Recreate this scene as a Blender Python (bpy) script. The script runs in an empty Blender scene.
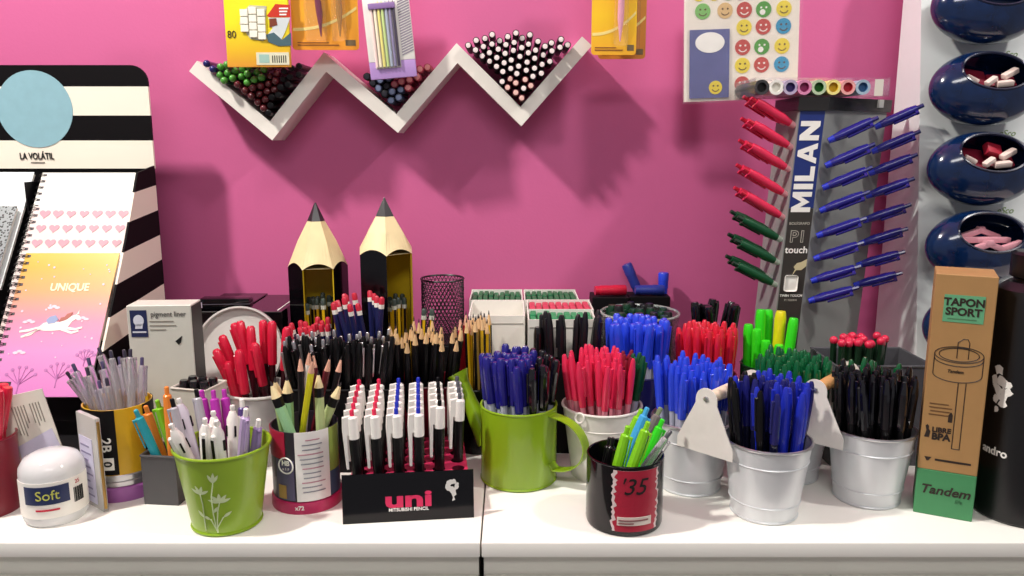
import bpy, bmesh, math, random
from math import sin, cos, pi, radians, tan, atan, sqrt
from mathutils import Vector, Matrix, Euler
random.seed(7)
SC = bpy.context.scene
COL = SC.collection
TOP = 0.90            # counter top height
CZ = 0.42             # camera above the counter
PITCH = radians(10.5)
F = 800.0
WALLY = 1.29

# ------------------------------------------------------------------ camera geometry
def depth(Y, z): return Y * cos(PITCH) + (CZ - z) * sin(PITCH)
def at_z(u, v, z=0.0):
    a, b = (u - 512) / F, (288 - v) / F
    dy, dz = cos(PITCH) + b * sin(PITCH), -sin(PITCH) + b * cos(PITCH)
    t = (z - CZ) / dz
    return Vector((a * t, dy * t, z))
def at_y(u, v, Y):
    a, b = (u - 512) / F, (288 - v) / F
    dy, dz = cos(PITCH) + b * sin(PITCH), -sin(PITCH) + b * cos(PITCH)
    t = Y / dy
    return Vector((a * t, Y, CZ + dz * t))
def xat(u, Y, z=0.0): return (u - 512) / F * depth(Y, z)
def W(x, y, z): return Vector((x, y, TOP + z))

# ------------------------------------------------------------------ materials
def lin(h):
    h = h.lstrip('#')
    out = []
    for i in (0, 2, 4):
        c = int(h[i:i + 2], 16) / 255
        out.append(c / 12.92 if c <= .04045 else ((c + .055) / 1.055) ** 2.4)
    return (*out, 1)
MATS = {}
def mat(name, hexc, rough=.45, metal=0, noise=.06, scale=60, trans=0, alpha=1, emit=0, coat=0, bump=0, spec=.5):
    if name in MATS: return MATS[name]
    m = bpy.data.materials.new(name); m.use_nodes = True
    nt = m.node_tree; b = nt.nodes['Principled BSDF']
    c = lin(hexc)
    b.inputs['Base Color'].default_value = c
    b.inputs['Roughness'].default_value = rough
    b.inputs['Metallic'].default_value = metal
    b.inputs['Transmission Weight'].default_value = trans
    b.inputs['Alpha'].default_value = alpha
    b.inputs['Coat Weight'].default_value = coat
    b.inputs['Specular IOR Level'].default_value = spec
    if noise:
        tc = nt.nodes.new('ShaderNodeTexCoord'); n = nt.nodes.new('ShaderNodeTexNoise')
        n.inputs['Scale'].default_value = scale; n.inputs['Detail'].default_value = 3
        mx = nt.nodes.new('ShaderNodeMix'); mx.data_type = 'RGBA'
        d = tuple(max(0, x * (1 - noise * 2)) for x in c[:3]) + (1,)
        l = tuple(min(1, x * (1 + noise)) for x in c[:3]) + (1,)
        mx.inputs[6].default_value = d; mx.inputs[7].default_value = l
        nt.links.new(tc.outputs['Object'], n.inputs['Vector'])
        nt.links.new(n.outputs['Fac'], mx.inputs[0]); nt.links.new(mx.outputs[2], b.inputs['Base Color'])
        if bump:
            bp = nt.nodes.new('ShaderNodeBump'); bp.inputs['Strength'].default_value = bump; bp.inputs['Distance'].default_value = .002
            nt.links.new(n.outputs['Fac'], bp.inputs['Height']); nt.links.new(bp.outputs['Normal'], b.inputs['Normal'])
    MATS[name] = m
    return m
def stripes_mat(name, ca, cb, axis, period, phase, rough=.4, slope=None):
    m = bpy.data.materials.new(name); m.use_nodes = True
    nt = m.node_tree; b = nt.nodes['Principled BSDF']; b.inputs['Roughness'].default_value = rough; b.inputs['Specular IOR Level'].default_value = .15
    tc = nt.nodes.new('ShaderNodeTexCoord'); dot = nt.nodes.new('ShaderNodeVectorMath'); dot.operation = 'DOT_PRODUCT'
    dot.inputs[1].default_value = axis
    nt.links.new(tc.outputs['Object'], dot.inputs[0])
    a = nt.nodes.new('ShaderNodeMath'); a.operation = 'ADD'; a.inputs[1].default_value = phase
    nt.links.new(dot.outputs['Value'], a.inputs[0])
    md = nt.nodes.new('ShaderNodeMath'); md.operation = 'FLOORED_MODULO'; md.inputs[1].default_value = period
    nt.links.new(a.outputs[0], md.inputs[0])
    gt = nt.nodes.new('ShaderNodeMath'); gt.operation = 'GREATER_THAN'; gt.inputs[1].default_value = period / 2
    nt.links.new(md.outputs[0], gt.inputs[0])
    mx = nt.nodes.new('ShaderNodeMix'); mx.data_type = 'RGBA'
    mx.inputs[6].default_value = lin(ca); mx.inputs[7].default_value = lin(cb)
    nt.links.new(gt.outputs[0], mx.inputs[0]); nt.links.new(mx.outputs[2], b.inputs['Base Color'])
    return m
def ramp_mat(name, stops, axis, lo, hi, rough=.4, speck=None):
    """printed colour running along one axis of the object"""
    m = bpy.data.materials.new(name); m.use_nodes = True
    nt = m.node_tree; b = nt.nodes['Principled BSDF']; b.inputs['Roughness'].default_value = rough
    tc = nt.nodes.new('ShaderNodeTexCoord'); sp = nt.nodes.new('ShaderNodeSeparateXYZ')
    nt.links.new(tc.outputs['Object'], sp.inputs[0])
    mr = nt.nodes.new('ShaderNodeMapRange'); mr.inputs[1].default_value = lo; mr.inputs[2].default_value = hi
    nt.links.new(sp.outputs[axis], mr.inputs[0])
    r = nt.nodes.new('ShaderNodeValToRGB'); e = r.color_ramp.elements
    e[0].position, e[0].color = stops[0][0], lin(stops[0][1]); e[1].position, e[1].color = stops[-1][0], lin(stops[-1][1])
    for p, c in stops[1:-1]:
        k = e.new(p); k.color = lin(c)
    nt.links.new(mr.outputs[0], r.inputs[0]); out = r.outputs[0]
    if speck:
        v = nt.nodes.new('ShaderNodeTexVoronoi'); v.inputs['Scale'].default_value = speck[1]
        nt.links.new(tc.outputs['Object'], v.inputs['Vector'])
        lt = nt.nodes.new('ShaderNodeMath'); lt.operation = 'LESS_THAN'; lt.inputs[1].default_value = speck[2]
        nt.links.new(v.outputs['Distance'], lt.inputs[0])
        mx = nt.nodes.new('ShaderNodeMix'); mx.data_type = 'RGBA'; mx.inputs[7].default_value = lin(speck[0])
        nt.links.new(lt.outputs[0], mx.inputs[0]); nt.links.new(out, mx.inputs[6]); out = mx.outputs[2]
    nt.links.new(out, b.inputs['Base Color'])
    return m

UPRIGHT = Matrix.Rotation(pi / 2, 4, 'X')          # xy-plane art -> facing -y, z up
M = lambda *a, **k: mat(*a, **k)
white = M('white_plastic', 'f2efe8', .35)
counter_white = M('counter_laminate', 'f4f2ea', .3, noise=.02, scale=8)
counter_side = M('counter_carcass', 'd8d6cd', .45, noise=.03, scale=8)
black = M('black_plastic', '0b0a0c', .3, spec=.35)
black_gloss = M('black_gloss', '08070a', .12, spec=.45)
black_card = M('black_card', '0e0c0f', .5, spec=.2)
dark_gap = M('dark_gap', '1b1a1b', .6)
silver = M('silver_metal', 'c9c9cb', .28, metal=.9)
ink_blue = M('blue_plastic', '1f2fb4', .25, coat=.3)
ink_blue2 = M('bright_blue_plastic', '2846d8', .25, coat=.3)
navy = M('navy_plastic', '1a1c66', .25, coat=.3)
violetblue = M('violet_blue_plastic', '1e1b78', .22, coat=.3)
red_p = M('red_plastic', 'cf1c3c', .25, coat=.3)
pink_red = M('pink_red_plastic', 'dc2b52', .25, coat=.3)
dkred = M('dark_red_plastic', '7d1226', .3)
green_p = M('green_plastic', '0b5a33', .25, coat=.3)
dkgreen = M('dark_green_plastic', '0e4a2b', .3)
neon_green = M('neon_green_plastic', '35d91f', .3)
neon_yellow = M('neon_yellow_plastic', 'e3d81a', .3)
lime = M('lime_plastic', '86cf22', .3)
teal = M('teal_plastic', '2ba0b2', .3)
orange = M('orange_plastic', 'ee8a35', .3)
skyblue = M('sky_blue_plastic', '46a9e0', .3)
lilac = M('lilac_plastic', '9c86b8', .3)
purple = M('purple_plastic', '53407e', .3)
magenta = M('magenta_plastic', 'b636ac', .3)
greyblue = M('grey_blue_plastic', '7d8794', .3)
mint = M('mint_paint', '9ccf9a', .4)
palegreen = M('pale_green_paint', 'b9c98a', .4)
clear_lilac = M('clear_lilac_plastic', 'ebe6f2', .1, trans=.75, noise=0)
smoke_p = M('smoky_plastic', '6f6a80', .2, trans=.3, noise=0)
clear = M('clear_plastic', 'f4f6f6', .08, trans=.95, alpha=.55, noise=0)
clear_film = M('clear_film', 'ffffff', .1, trans=.9, alpha=.22, noise=0)
glass = M('jar_glass', 'eef4f0', .04, trans=.97, alpha=.6, noise=0)
frost = M('frosted_plastic', 'e9e6e0', .3, trans=.35, noise=.02)
wood = M('bare_wood', 'e3bd8a', .6, noise=.1, scale=200)
wood_light = M('pale_wood', 'ecd9a6', .55, noise=.06, scale=60)
wood_handle = M('turned_wood', 'cf9c62', .5, noise=.1, scale=90)
graphite = M('graphite', '2c2629', .3)
pink_wood = M('pinkish_wood', 'd9a58c', .6)
yellow_p = M('yellow_paint', 'e2b416', .35)
yellow_in = M('yellow_board', 'd9b81e', .5)
black_paint = M('black_paint', '0d0b0f', .35, spec=.3)
darkred_paint = M('dark_red_paint', '5d1420', .35)
navy_paint = M('navy_paint', '191d4e', .35)
white_paint = M('white_paint', 'efeae0', .4)
red_paint = M('red_paint', 'c3213a', .4)
lime_metal = M('lime_enamel', '86a81a', .3, coat=.25, noise=.03, scale=20)
lime_dark = M('lime_bucket_enamel', '8fb02a', .35, coat=.2, noise=.04, scale=25)
zinc = M('white_zinc', 'dcdfe1', .3, metal=.25, noise=.05, scale=30)
plate_white = M('white_enamel_sheet', 'e6e2da', .4)
pink_card = M('pink_card', 'd52f55', .45)
kraft = M('kraft_card', 'a9814f', .6, noise=.05, scale=60)
kraft_green = M('green_print', '438a58', .5)
ink_dark = M('dark_print', '2b1f18', .5)
ink_black = M('black_print', '0c0b0c', .5)
ink_white = M('white_print', 'f4f1ea', .5)
paper = M('white_paper', 'f1ede4', .55)
cream = M('cream_card', 'f1e7d6', .5)
grey_sheet = M('grey_sheet', '8d8f8c', .45, noise=.04, scale=14)
blue_banner = M('blue_print', '1d2f72', .4)
dark_banner = M('charcoal_print', '35322f', .4)
bowl_blue = M('translucent_navy', '0a254f', .14, noise=.5, scale=34, coat=.5)

# ------------------------------------------------------------------ mesh helpers
def lathe(bm, prof, n=12, mx=None, mi=0, a0=0.0, closed=True, a1=2 * pi):
    rings = []
    seg = n if closed else n + 1
    for r, z in prof:
        if r < 1e-7:
            rings.append([bm.verts.new((0, 0, z))])
        else:
            rings.append([bm.verts.new((r * cos(a0 + (a1 - a0) * i / n if not closed else a0 + 2 * pi * i / n),
                                        r * sin(a0 + (a1 - a0) * i / n if not closed else a0 + 2 * pi * i / n), z)) for i in range(seg)])
    fs = []
    for A, B in zip(rings, rings[1:]):
        rng = range(n)
        for i in rng:
            j = (i + 1) % seg
            if len(A) == 1 and len(B) == 1: continue
            if len(A) == 1: f = bm.faces.new((A[0], B[j], B[i]))
            elif len(B) == 1: f = bm.faces.new((A[i], A[j], B[0]))
            else: f = bm.faces.new((A[i], A[j], B[j], B[i]))
            f.material_index = mi; fs.append(f)
    if mx is not None:
        bmesh.ops.transform(bm, matrix=mx, verts=[v for r in rings for v in r])
    return fs
def box(bm, lo, hi, mx=None, mi=0, bevel=0, seg=2):
    vs = [bm.verts.new((x, y, z)) for z in (lo[2], hi[2]) for y in (lo[1], hi[1]) for x in (lo[0], hi[0])]
    idx = [(0, 2, 3, 1), (4, 5, 7, 6), (0, 1, 5, 4), (2, 6, 7, 3), (0, 4, 6, 2), (1, 3, 7, 5)]
    fs = [bm.faces.new([vs[i] for i in f]) for f in idx]
    for f in fs: f.material_index = mi
    if bevel:
        es = list({e for f in fs for e in f.edges})
        r = bmesh.ops.bevel(bm, geom=es, offset=bevel, segments=seg, affect='EDGES', profile=.6)
        vs = list({v for f in r['faces'] for v in f.verts} | {v for v in vs if v.is_valid})
        for f in r['faces']: f.material_index = mi
    if mx is not None: bmesh.ops.transform(bm, matrix=mx, verts=[v for v in vs if v.is_valid])
def prism(bm, pts, z0, z1, mx=None, mi=0, shear=None):
    """polygon in xy extruded along z"""
    a = [bm.verts.new((x, y, z0)) for x, y in pts]; b = [bm.verts.new((x, y, z1)) for x, y in pts]
    n = len(pts)
    fs = [bm.faces.new(list(reversed(a))), bm.faces.new(b)]
    for i in range(n): fs.append(bm.faces.new((a[i], a[(i + 1) % n], b[(i + 1) % n], b[i])))
    for f in fs: f.material_index = mi
    if mx is not None: bmesh.ops.transform(bm, matrix=mx, verts=a + b)
def tube(bm, pts, r, n=8, mi=0, cap=True, rz=None):
    pts = [Vector(p) for p in pts]; rings = []
    up = Vector((0, 0, 1))
    for i, p in enumerate(pts):
        d = (pts[min(i + 1, len(pts) - 1)] - pts[max(i - 1, 0)]).normalized()
        s = d.cross(up)
        if s.length < 1e-4: s = d.cross(Vector((0, 1, 0)))
        s.normalize(); t = s.cross(d).normalized()
        rr = r[i] if isinstance(r, (list, tuple)) else r
        rings.append([bm.verts.new(p + rr * (cos(2 * pi * k / n) * s + sin(2 * pi * k / n) * t)) for k in range(n)])
    for A, B in zip(rings, rings[1:]):
        for k in range(n):
            f = bm.faces.new((A[k], A[(k + 1) % n], B[(k + 1) % n], B[k])); f.material_index = mi
    if cap:
        for rg in (list(reversed(rings[0])), rings[-1]):
            f = bm.faces.new(rg); f.material_index = mi
def ring_tube(bm, R, z, r, n=32, m=8, mx=None, mi=0):
    vs = [[bm.verts.new(((R + r * cos(2 * pi * k / m)) * cos(2 * pi * i / n), (R + r * cos(2 * pi * k / m)) * sin(2 * pi * i / n), z + r * sin(2 * pi * k / m))) for k in range(m)] for i in range(n)]
    for i in range(n):
        for k in range(m):
            f = bm.faces.new((vs[i][k], vs[(i + 1) % n][k], vs[(i + 1) % n][(k + 1) % m], vs[i][(k + 1) % m])); f.material_index = mi
    if mx is not None: bmesh.ops.transform(bm, matrix=mx, verts=[v for r_ in vs for v in r_])
def arc_patch(bm, R, a0, a1, z0, z1, t=.0005, n=16, mi=0, R2=None):
    """thin curved label on a cylinder (a = angle from -y, positive to +x); R2 = radius at z1"""
    R2 = R if R2 is None else R2
    vs = []
    for rr in (0, t):
        for (z, r) in ((z0, R), (z1, R2)):
            vs.append([bm.verts.new(((r + rr) * sin(a0 + (a1 - a0) * i / n), -(r + rr) * cos(a0 + (a1 - a0) * i / n), z)) for i in range(n + 1)])
    lo, hi, lo2, hi2 = vs
    def q(*v):
        f = bm.faces.new(v); f.material_index = mi
    for i in range(n):
        q(lo2[i], lo2[i + 1], hi2[i + 1], hi2[i]); q(lo[i + 1], lo[i], hi[i], hi[i + 1])
        q(lo[i], lo[i + 1], lo2[i + 1], lo2[i]); q(hi[i + 1], hi[i], hi2[i], hi2[i + 1])
    q(lo[0], lo2[0], hi2[0], hi[0]); q(lo2[n], lo[n], hi[n], hi2[n])
def disc(bm, cx, cy, r, z0, z1, n=20, mi=0, sx=1, sy=1):
    prism(bm, [(cx + r * sx * cos(2 * pi * i / n), cy + r * sy * sin(2 * pi * i / n)) for i in range(n)], z0, z1, mi=mi)
def mesh_of(name, bm, mats, smooth=35):
    bmesh.ops.recalc_face_normals(bm, faces=bm.faces)
    me = bpy.data.meshes.new(name); bm.to_mesh(me); bm.free()
    for m in (mats if isinstance(mats, (list, tuple)) else [mats]): me.materials.append(m)
    if smooth:
        me.polygons.foreach_set('use_smooth', [True] * len(me.polygons))
        me.set_sharp_from_angle(angle=radians(smooth))
    return me
def link(name, me, parent=None, mx=None):
    o = bpy.data.objects.new(name, me); COL.objects.link(o)
    if parent is not None: o.parent = parent
    if mx is not None: o.matrix_local = mx
    return o
def obj(name, bm, mats, parent=None, mx=None, smooth=35, label=None):
    o = link(name, mesh_of(name, bm, mats, smooth), parent, mx)
    if label: o['label'] = label
    return o
def tag(o, label, cat, group=None, kind=None):
    o['label'] = label; o['category'] = cat
    if group: o['group'] = group
    if kind: o['kind'] = kind
    return o
def thing(name, label, cat, loc=(0, 0, 0), rz=0, group=None):
    o = bpy.data.objects.new(name, None); COL.objects.link(o)
    o.empty_display_size = .02
    o.location = loc; o.rotation_euler = (0, 0, rz)
    return tag(o, label, cat, group)
def structure(o):
    o['kind'] = 'structure'; return o
def text_mesh(s, size, bold=0, extrude=.0002, align='CENTER', shear=0, space=1, xs=1, bend=None, res=3):
    cu = bpy.data.curves.new('txt', 'FONT'); cu.body = s; cu.size = size; cu.offset = bold; cu.extrude = extrude
    cu.align_x = align; cu.align_y = 'CENTER'; cu.shear = shear; cu.space_character = space; cu.resolution_u = res
    o = bpy.data.objects.new('txt', cu); COL.objects.link(o)
    dg = bpy.context.evaluated_depsgraph_get(); dg.update()
    me = bpy.data.meshes.new_from_object(o.evaluated_get(dg))
    bpy.data.objects.remove(o); bpy.data.curves.remove(cu)
    for v in me.vertices:
        v.co.x *= xs
        if bend:
            R, a = bend
            th = a + v.co.x / R; r = R + v.co.z
            v.co = Vector((r * sin(th), -r * cos(th), v.co.y))
    return me
def text(name, s, size, m, parent, loc, rot=None, **k):
    me = text_mesh(s, size, **k); me.materials.clear(); me.materials.append(m)
    mx = Matrix.Translation(loc) @ (rot if rot is not None else UPRIGHT)
    return link(name, me, parent, mx)

# ------------------------------------------------------------------ pens and pencils (shared meshes)
SPECS = {}
def B(): return bmesh.new()
def spec_capped(bar, cap, L=.147, r=.0037, rc=.0047, taper=True, end=None):
    key = ('capped', bar.name, cap.name, L, r, rc, end.name if end else '')
    if key in SPECS: return SPECS[key]
    b = B(); lathe(b, [(0, 0), (.0008, 0), (.0012, .005), (r * .85, .016), (r, .022), (r, L - .05), (0, L - .05)], 10)
    bar_me = mesh_of('barrel', b, bar)
    b = B(); top = rc * (.62 if taper else .9)
    lathe(b, [(0, L - .058), (rc * .96, L - .058), (rc, L - .054), (rc, L - .018), (top, L - .003), (top * .6, L), (0, L)], 10)
    cap_me = mesh_of('cap', b, cap)
    b = B(); box(b, (-.0013, rc * .7, L - .045), (.0013, rc + .0017, L - .007), bevel=.0004, seg=1)
    clip_me = mesh_of('clip', b, end or cap)
    SPECS[key] = [('barrel', bar_me, []), ('cap', cap_me, [('clip', clip_me)])]
    return SPECS[key]
def spec_click(bar, grip, btn, L=.143, r=.0047, tip=None):
    key = ('click', bar.name, grip.name, btn.name, L, r)
    if key in SPECS: return SPECS[key]
    b = B(); lathe(b, [(0, .05), (r, .05), (r * 1.02, L - .03), (r * .88, L - .011), (r * .6, L - .0095), (0, L - .0095)], 10)
    m1 = mesh_of('barrel', b, bar)
    b = B(); lathe(b, [(0, .0), (.0009, 0), (.0012, .004), (r * .75, .014), (r * 1.08, .02), (r * .98, .035), (r * 1.05, .05), (0, .05)], 10)
    m2 = mesh_of('grip', b, grip)
    b = B(); lathe(b, [(0, L - .0095), (r * .5, L - .0095), (r * .5, L - .001), (r * .35, L), (0, L)], 8)
    m3 = mesh_of('button', b, btn)
    b = B(); box(b, (-.0016, r * .6, L - .014), (.0016, r + .0026, L - .011)); box(b, (-.0016, r + .001, L - .048), (.0016, r + .0026, L - .011), bevel=.0005, seg=1)
    m4 = mesh_of('clip', b, bar)
    SPECS[key] = [('barrel', m1, [('clip', m4)]), ('grip', m2, []), ('button', m3, [])]
    return SPECS[key]
def spec_pencil(body, wd=wood, lead=graphite, L=.175, r=.0038, tip=.02, band=None, n=6):
    key = ('pencil', body.name, wd.name, lead.name, L, r, tip, band.name if band else '')
    if key in SPECS: return SPECS[key]
    zb = L - tip; parts = []
    if band:
        b = B(); lathe(b, [(0, 0), (r, 0), (r, zb - .011), (0, zb - .011)], n); parts.append(('body', mesh_of('body', b, body, 25), []))
        b = B(); lathe(b, [(0, zb - .011), (r * 1.01, zb - .011), (r * 1.01, zb), (0, zb)], n); parts.append(('band', mesh_of('band', b, band, 25), []))
    else:
        b = B(); lathe(b, [(0, 0), (r, 0), (r, zb), (0, zb)], n); parts.append(('body', mesh_of('body', b, body, 25), []))
    b = B(); lathe(b, [(0, zb), (r * .98, zb), (r * .3, L - tip * .28), (0, L - tip * .28)], 8); w_ = mesh_of('wood_tip', b, wd)
    b = B(); lathe(b, [(0, L - tip * .28), (r * .3, L - tip * .28), (r * .06, L), (0, L)], 6); l_ = mesh_of('lead', b, lead)
    parts.append(('wood_tip', w_, [('lead', l_)]))
    SPECS[key] = parts
    return parts
def spec_two_tone(ca, cb, L=.175, r=.0038, wd=wood):
    """hexagonal pencil whose alternate faces carry the second colour"""
    key = ('two', ca.name, cb.name, L, r)
    if key in SPECS: return SPECS[key]
    zb = L - .02
    b = B(); fs = lathe(b, [(r, 0), (r, zb)], 6)
    for i, f in enumerate(fs): f.material_index = i % 2
    lathe(b, [(0, 0), (r, 0)], 6)
    m1 = mesh_of('body', b, [ca, cb], 20)
    b = B(); lathe(b, [(0, zb), (r * .98, zb), (r * .3, L - .006), (0, L - .006)], 8); w_ = mesh_of('wood_tip', b, wd)
    b = B(); lathe(b, [(0, L - .006), (r * .3, L - .006), (r * .06, L), (0, L)], 6); l_ = mesh_of('lead', b, graphite)
    SPECS[key] = [('body', m1, []), ('wood_tip', w_, [('lead', l_)])]
    return SPECS[key]
def spec_dipped(body, band, end, L=.175, r=.0037, alt=None):
    """pencil standing point down: dipped end up, pale band under it"""
    key = ('dip', body.name, band.name, end.name, L, alt.name if alt else '')
    if key in SPECS: return SPECS[key]
    b = B(); fs = lathe(b, [(r * .2, .0), (r, .02), (r, L - .016)], 6)
    if alt:
        for i, f in enumerate(fs): f.material_index = i % 2
    lathe(b, [(0, 0), (r * .2, 0)], 6)
    m1 = mesh_of('body', b, [body, alt or body], 25)
    b = B(); lathe(b, [(0, L - .016), (r * 1.04, L - .016), (r * 1.04, L - .010), (0, L - .010)], 8); m2 = mesh_of('band', b, band)
    b = B(); lathe(b, [(0, L - .010), (r * 1.04, L - .010), (r * 1.0, L - .002), (r * .6, L), (0, L)], 8); m3 = mesh_of('dipped_end', b, end)
    SPECS[key] = [('body', m1, []), ('band', m2, []), ('dipped_end', m3, [])]
    return SPECS[key]
def spec_marker(bar, cap, L=.14, r=.0062, clip=True, ring=None):
    key = ('marker', bar.name, cap.name, L, r, clip)
    if key in SPECS: return SPECS[key]
    b = B(); lathe(b, [(0, 0), (r * .8, 0), (r * .95, .002), (r, .006), (r, L - .045), (0, L - .045)], 12); m1 = mesh_of('barrel', b, bar)
    b = B(); lathe(b, [(0, L - .05), (r * 1.06, L - .05), (r * 1.06, L - .01), (r * .92, L - .002), (r * .8, L), (0, L)], 12); m2 = mesh_of('cap', b, cap)
    sub = []
    if clip:
        b = B(); box(b, (-.0016, r * .8, L - .044), (.0016, r + .0024, L - .004), bevel=.0005, seg=1); sub = [('clip', mesh_of('clip', b, cap))]
    SPECS[key] = [('barrel', m1, []), ('cap', m2, sub)]
    return SPECS[key]
def spec_multi(bar, panel, L=.145, r=.0062):
    key = ('multi', bar.name, panel.name)
    if key in SPECS: return SPECS[key]
    b = B(); lathe(b, [(0, 0), (.001, 0), (r * .75, .018), (r, .026), (r * 1.02, L - .05), (r * 1.08, L - .016), (r * .55, L - .007), (0, L - .007)], 12); m1 = mesh_of('barrel', b, bar)
    b = B(); lathe(b, [(0, L - .008), (r * .36, L - .008), (r * .36, L - .005), (r * .5, L - .003), (r * .4, L), (0, L)], 8); m2 = mesh_of('lanyard_knob', b, white)
    b = B(); box(b, (-.0026, r * .8, L - .048), (.0026, r + .003, L - .014), bevel=.0012, seg=1); m3 = mesh_of('clip', b, bar)
    b = B(); box(b, (-.0017, r + .003, L - .044), (.0017, r + .0036, L - .019)); m4 = mesh_of('clip_window', b, panel)
    b = B()
    for k in range(3):
        a = pi / 2 + (k + 1) * pi / 2
        box(b, (-.001, r * .8, L - .034), (.001, r + .0016, L - .022), Matrix.Rotation(a - pi / 2, 4, 'Z'))
    m5 = mesh_of('slider', b, black)
    SPECS[key] = [('barrel', m1, []), ('lanyard_knob', m2, []), ('clip', m3, [('clip_window', m4)]), ('slider', m5, [])]
    return SPECS[key]
def spec_ballend(body, end, L=.074, r=.0044, re=.0056):
    """lies along +z, the rounded end at the top"""
    key = ('ball', body.name, end.name, L, r, re)
    if key in SPECS: return SPECS[key]
    b = B(); lathe(b, [(0, 0), (r, 0), (r, L - re), (0, L - re)], 8); m1 = mesh_of('body', b, body)
    b = B(); lathe(b, [(0, L - 2 * re)] + [(re * sin(a), L - re - re * cos(a)) for a in (.5, 1, pi / 2, 2.1, 2.6)] + [(0, L)], 10); m2 = mesh_of('ball_end', b, end)
    SPECS[key] = [('body', m1, []), ('ball_end', m2, [])]
    return SPECS[key]
def spec_flatend(body, end, L=.074, r=.0047):
    key = ('flat', body.name, end.name, L, r)
    if key in SPECS: return SPECS[key]
    b = B(); lathe(b, [(0, 0), (r, 0), (r, L - .0004), (r * .8, L), (r * .8, L - .001), (0, L - .001)], 10); m1 = mesh_of('body', b, body)
    b = B(); lathe(b, [(0, L - .0009), (r * .8, L - .0009), (r * .7, L + .0008), (0, L + .0012)], 10); m2 = mesh_of('core', b, end)
    SPECS[key] = [('body', m1, []), ('core', m2, [])]
    return SPECS[key]
def spec_pen_uni(nub):
    key = ('uni', nub.name)
    if key in SPECS: return SPECS[key]
    L, r = .122, .0060
    b = B(); lathe(b, [(0, 0), (.0012, 0), (.0016, .006), (r * .8, .016), (r, .024), (r * .95, .05), (r, .092), (0, .092)], 14); m1 = mesh_of('barrel', b, black)
    b = B(); lathe(b, [(0, .090), (r * 1.03, .0885), (r * 1.06, .092), (r * 1.02, L - .009), (r * .7, L - .007), (0, L - .007)], 14); m2 = mesh_of('upper_barrel', b, white)
    b = B()
    prism(b, [(r * .5, L - .0065), (r + .0052, L - .0075), (r + .0062, L - .022), (r + .0052, L - .068), (r + .0028, L - .068), (r + .0022, L - .028), (r * .5, L - .030)], -.0026, .0026, mx=UPRIGHT)
    bmesh.ops.transform(b, matrix=Matrix.Rotation(pi / 2, 4, 'Z'), verts=b.verts); m3 = mesh_of('clip', b, white)
    b = B(); lathe(b, [(0, L - .008), (r * .42, L - .008), (r * .42, L - .001), (r * .3, L), (0, L)], 8); m4 = mesh_of('button', b, nub)
    SPECS[key] = [('barrel', m1, []), ('upper_barrel', m2, [('clip', m3)]), ('button', m4, [])]
    return SPECS[key]

def spawn(root, spec, mx, label, cat, group=None):
    t = bpy.data.objects.new(root, None); COL.objects.link(t); t.empty_display_size = .01
    t.matrix_world = mx; tag(t, label, cat, group)
    for nm, me, subs in spec:
        p = bpy.data.objects.new(nm, me); COL.objects.link(p); p.parent = t
        for sn, sm in subs:
            s = bpy.data.objects.new(sn, sm); COL.objects.link(s); s.parent = p
    return t
def pose(base, top, spin=0):
    base, top = Vector(base), Vector(top)
    q = (top - base).to_track_quat('Z', 'Y').to_matrix().to_4x4()
    return Matrix.Translation(base) @ q @ Matrix.Rotation(spin, 4, 'Z')
SEGS = []              # centre lines of every pen standing so far: (foot, top, radius)
def seg_dist(p1, q1, p2, q2):
    d1, d2, r = q1 - p1, q2 - p2, p1 - p2
    a, e, f = d1.dot(d1), d2.dot(d2), d2.dot(r)
    c, b_ = d1.dot(r), d1.dot(d2)
    den = a * e - b_ * b_
    s = min(1, max(0, (b_ * f - c * e) / den)) if den > 1e-12 else 0
    t = (b_ * s + f) / e
    if t < 0: t = 0; s = min(1, max(0, -c / a))
    elif t > 1: t = 1; s = min(1, max(0, (b_ - c) / a))
    return (p1 + d1 * s - p2 - d2 * t).length
def room_for(base, top, r, near, gap=.0009):
    """smallest clearance to the pens already standing"""
    best = 1
    for b2, t2, r2 in near:
        best = min(best, seg_dist(base, top, b2, t2) - r - r2 - gap)
        if best < -.004: break
    return best
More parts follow.
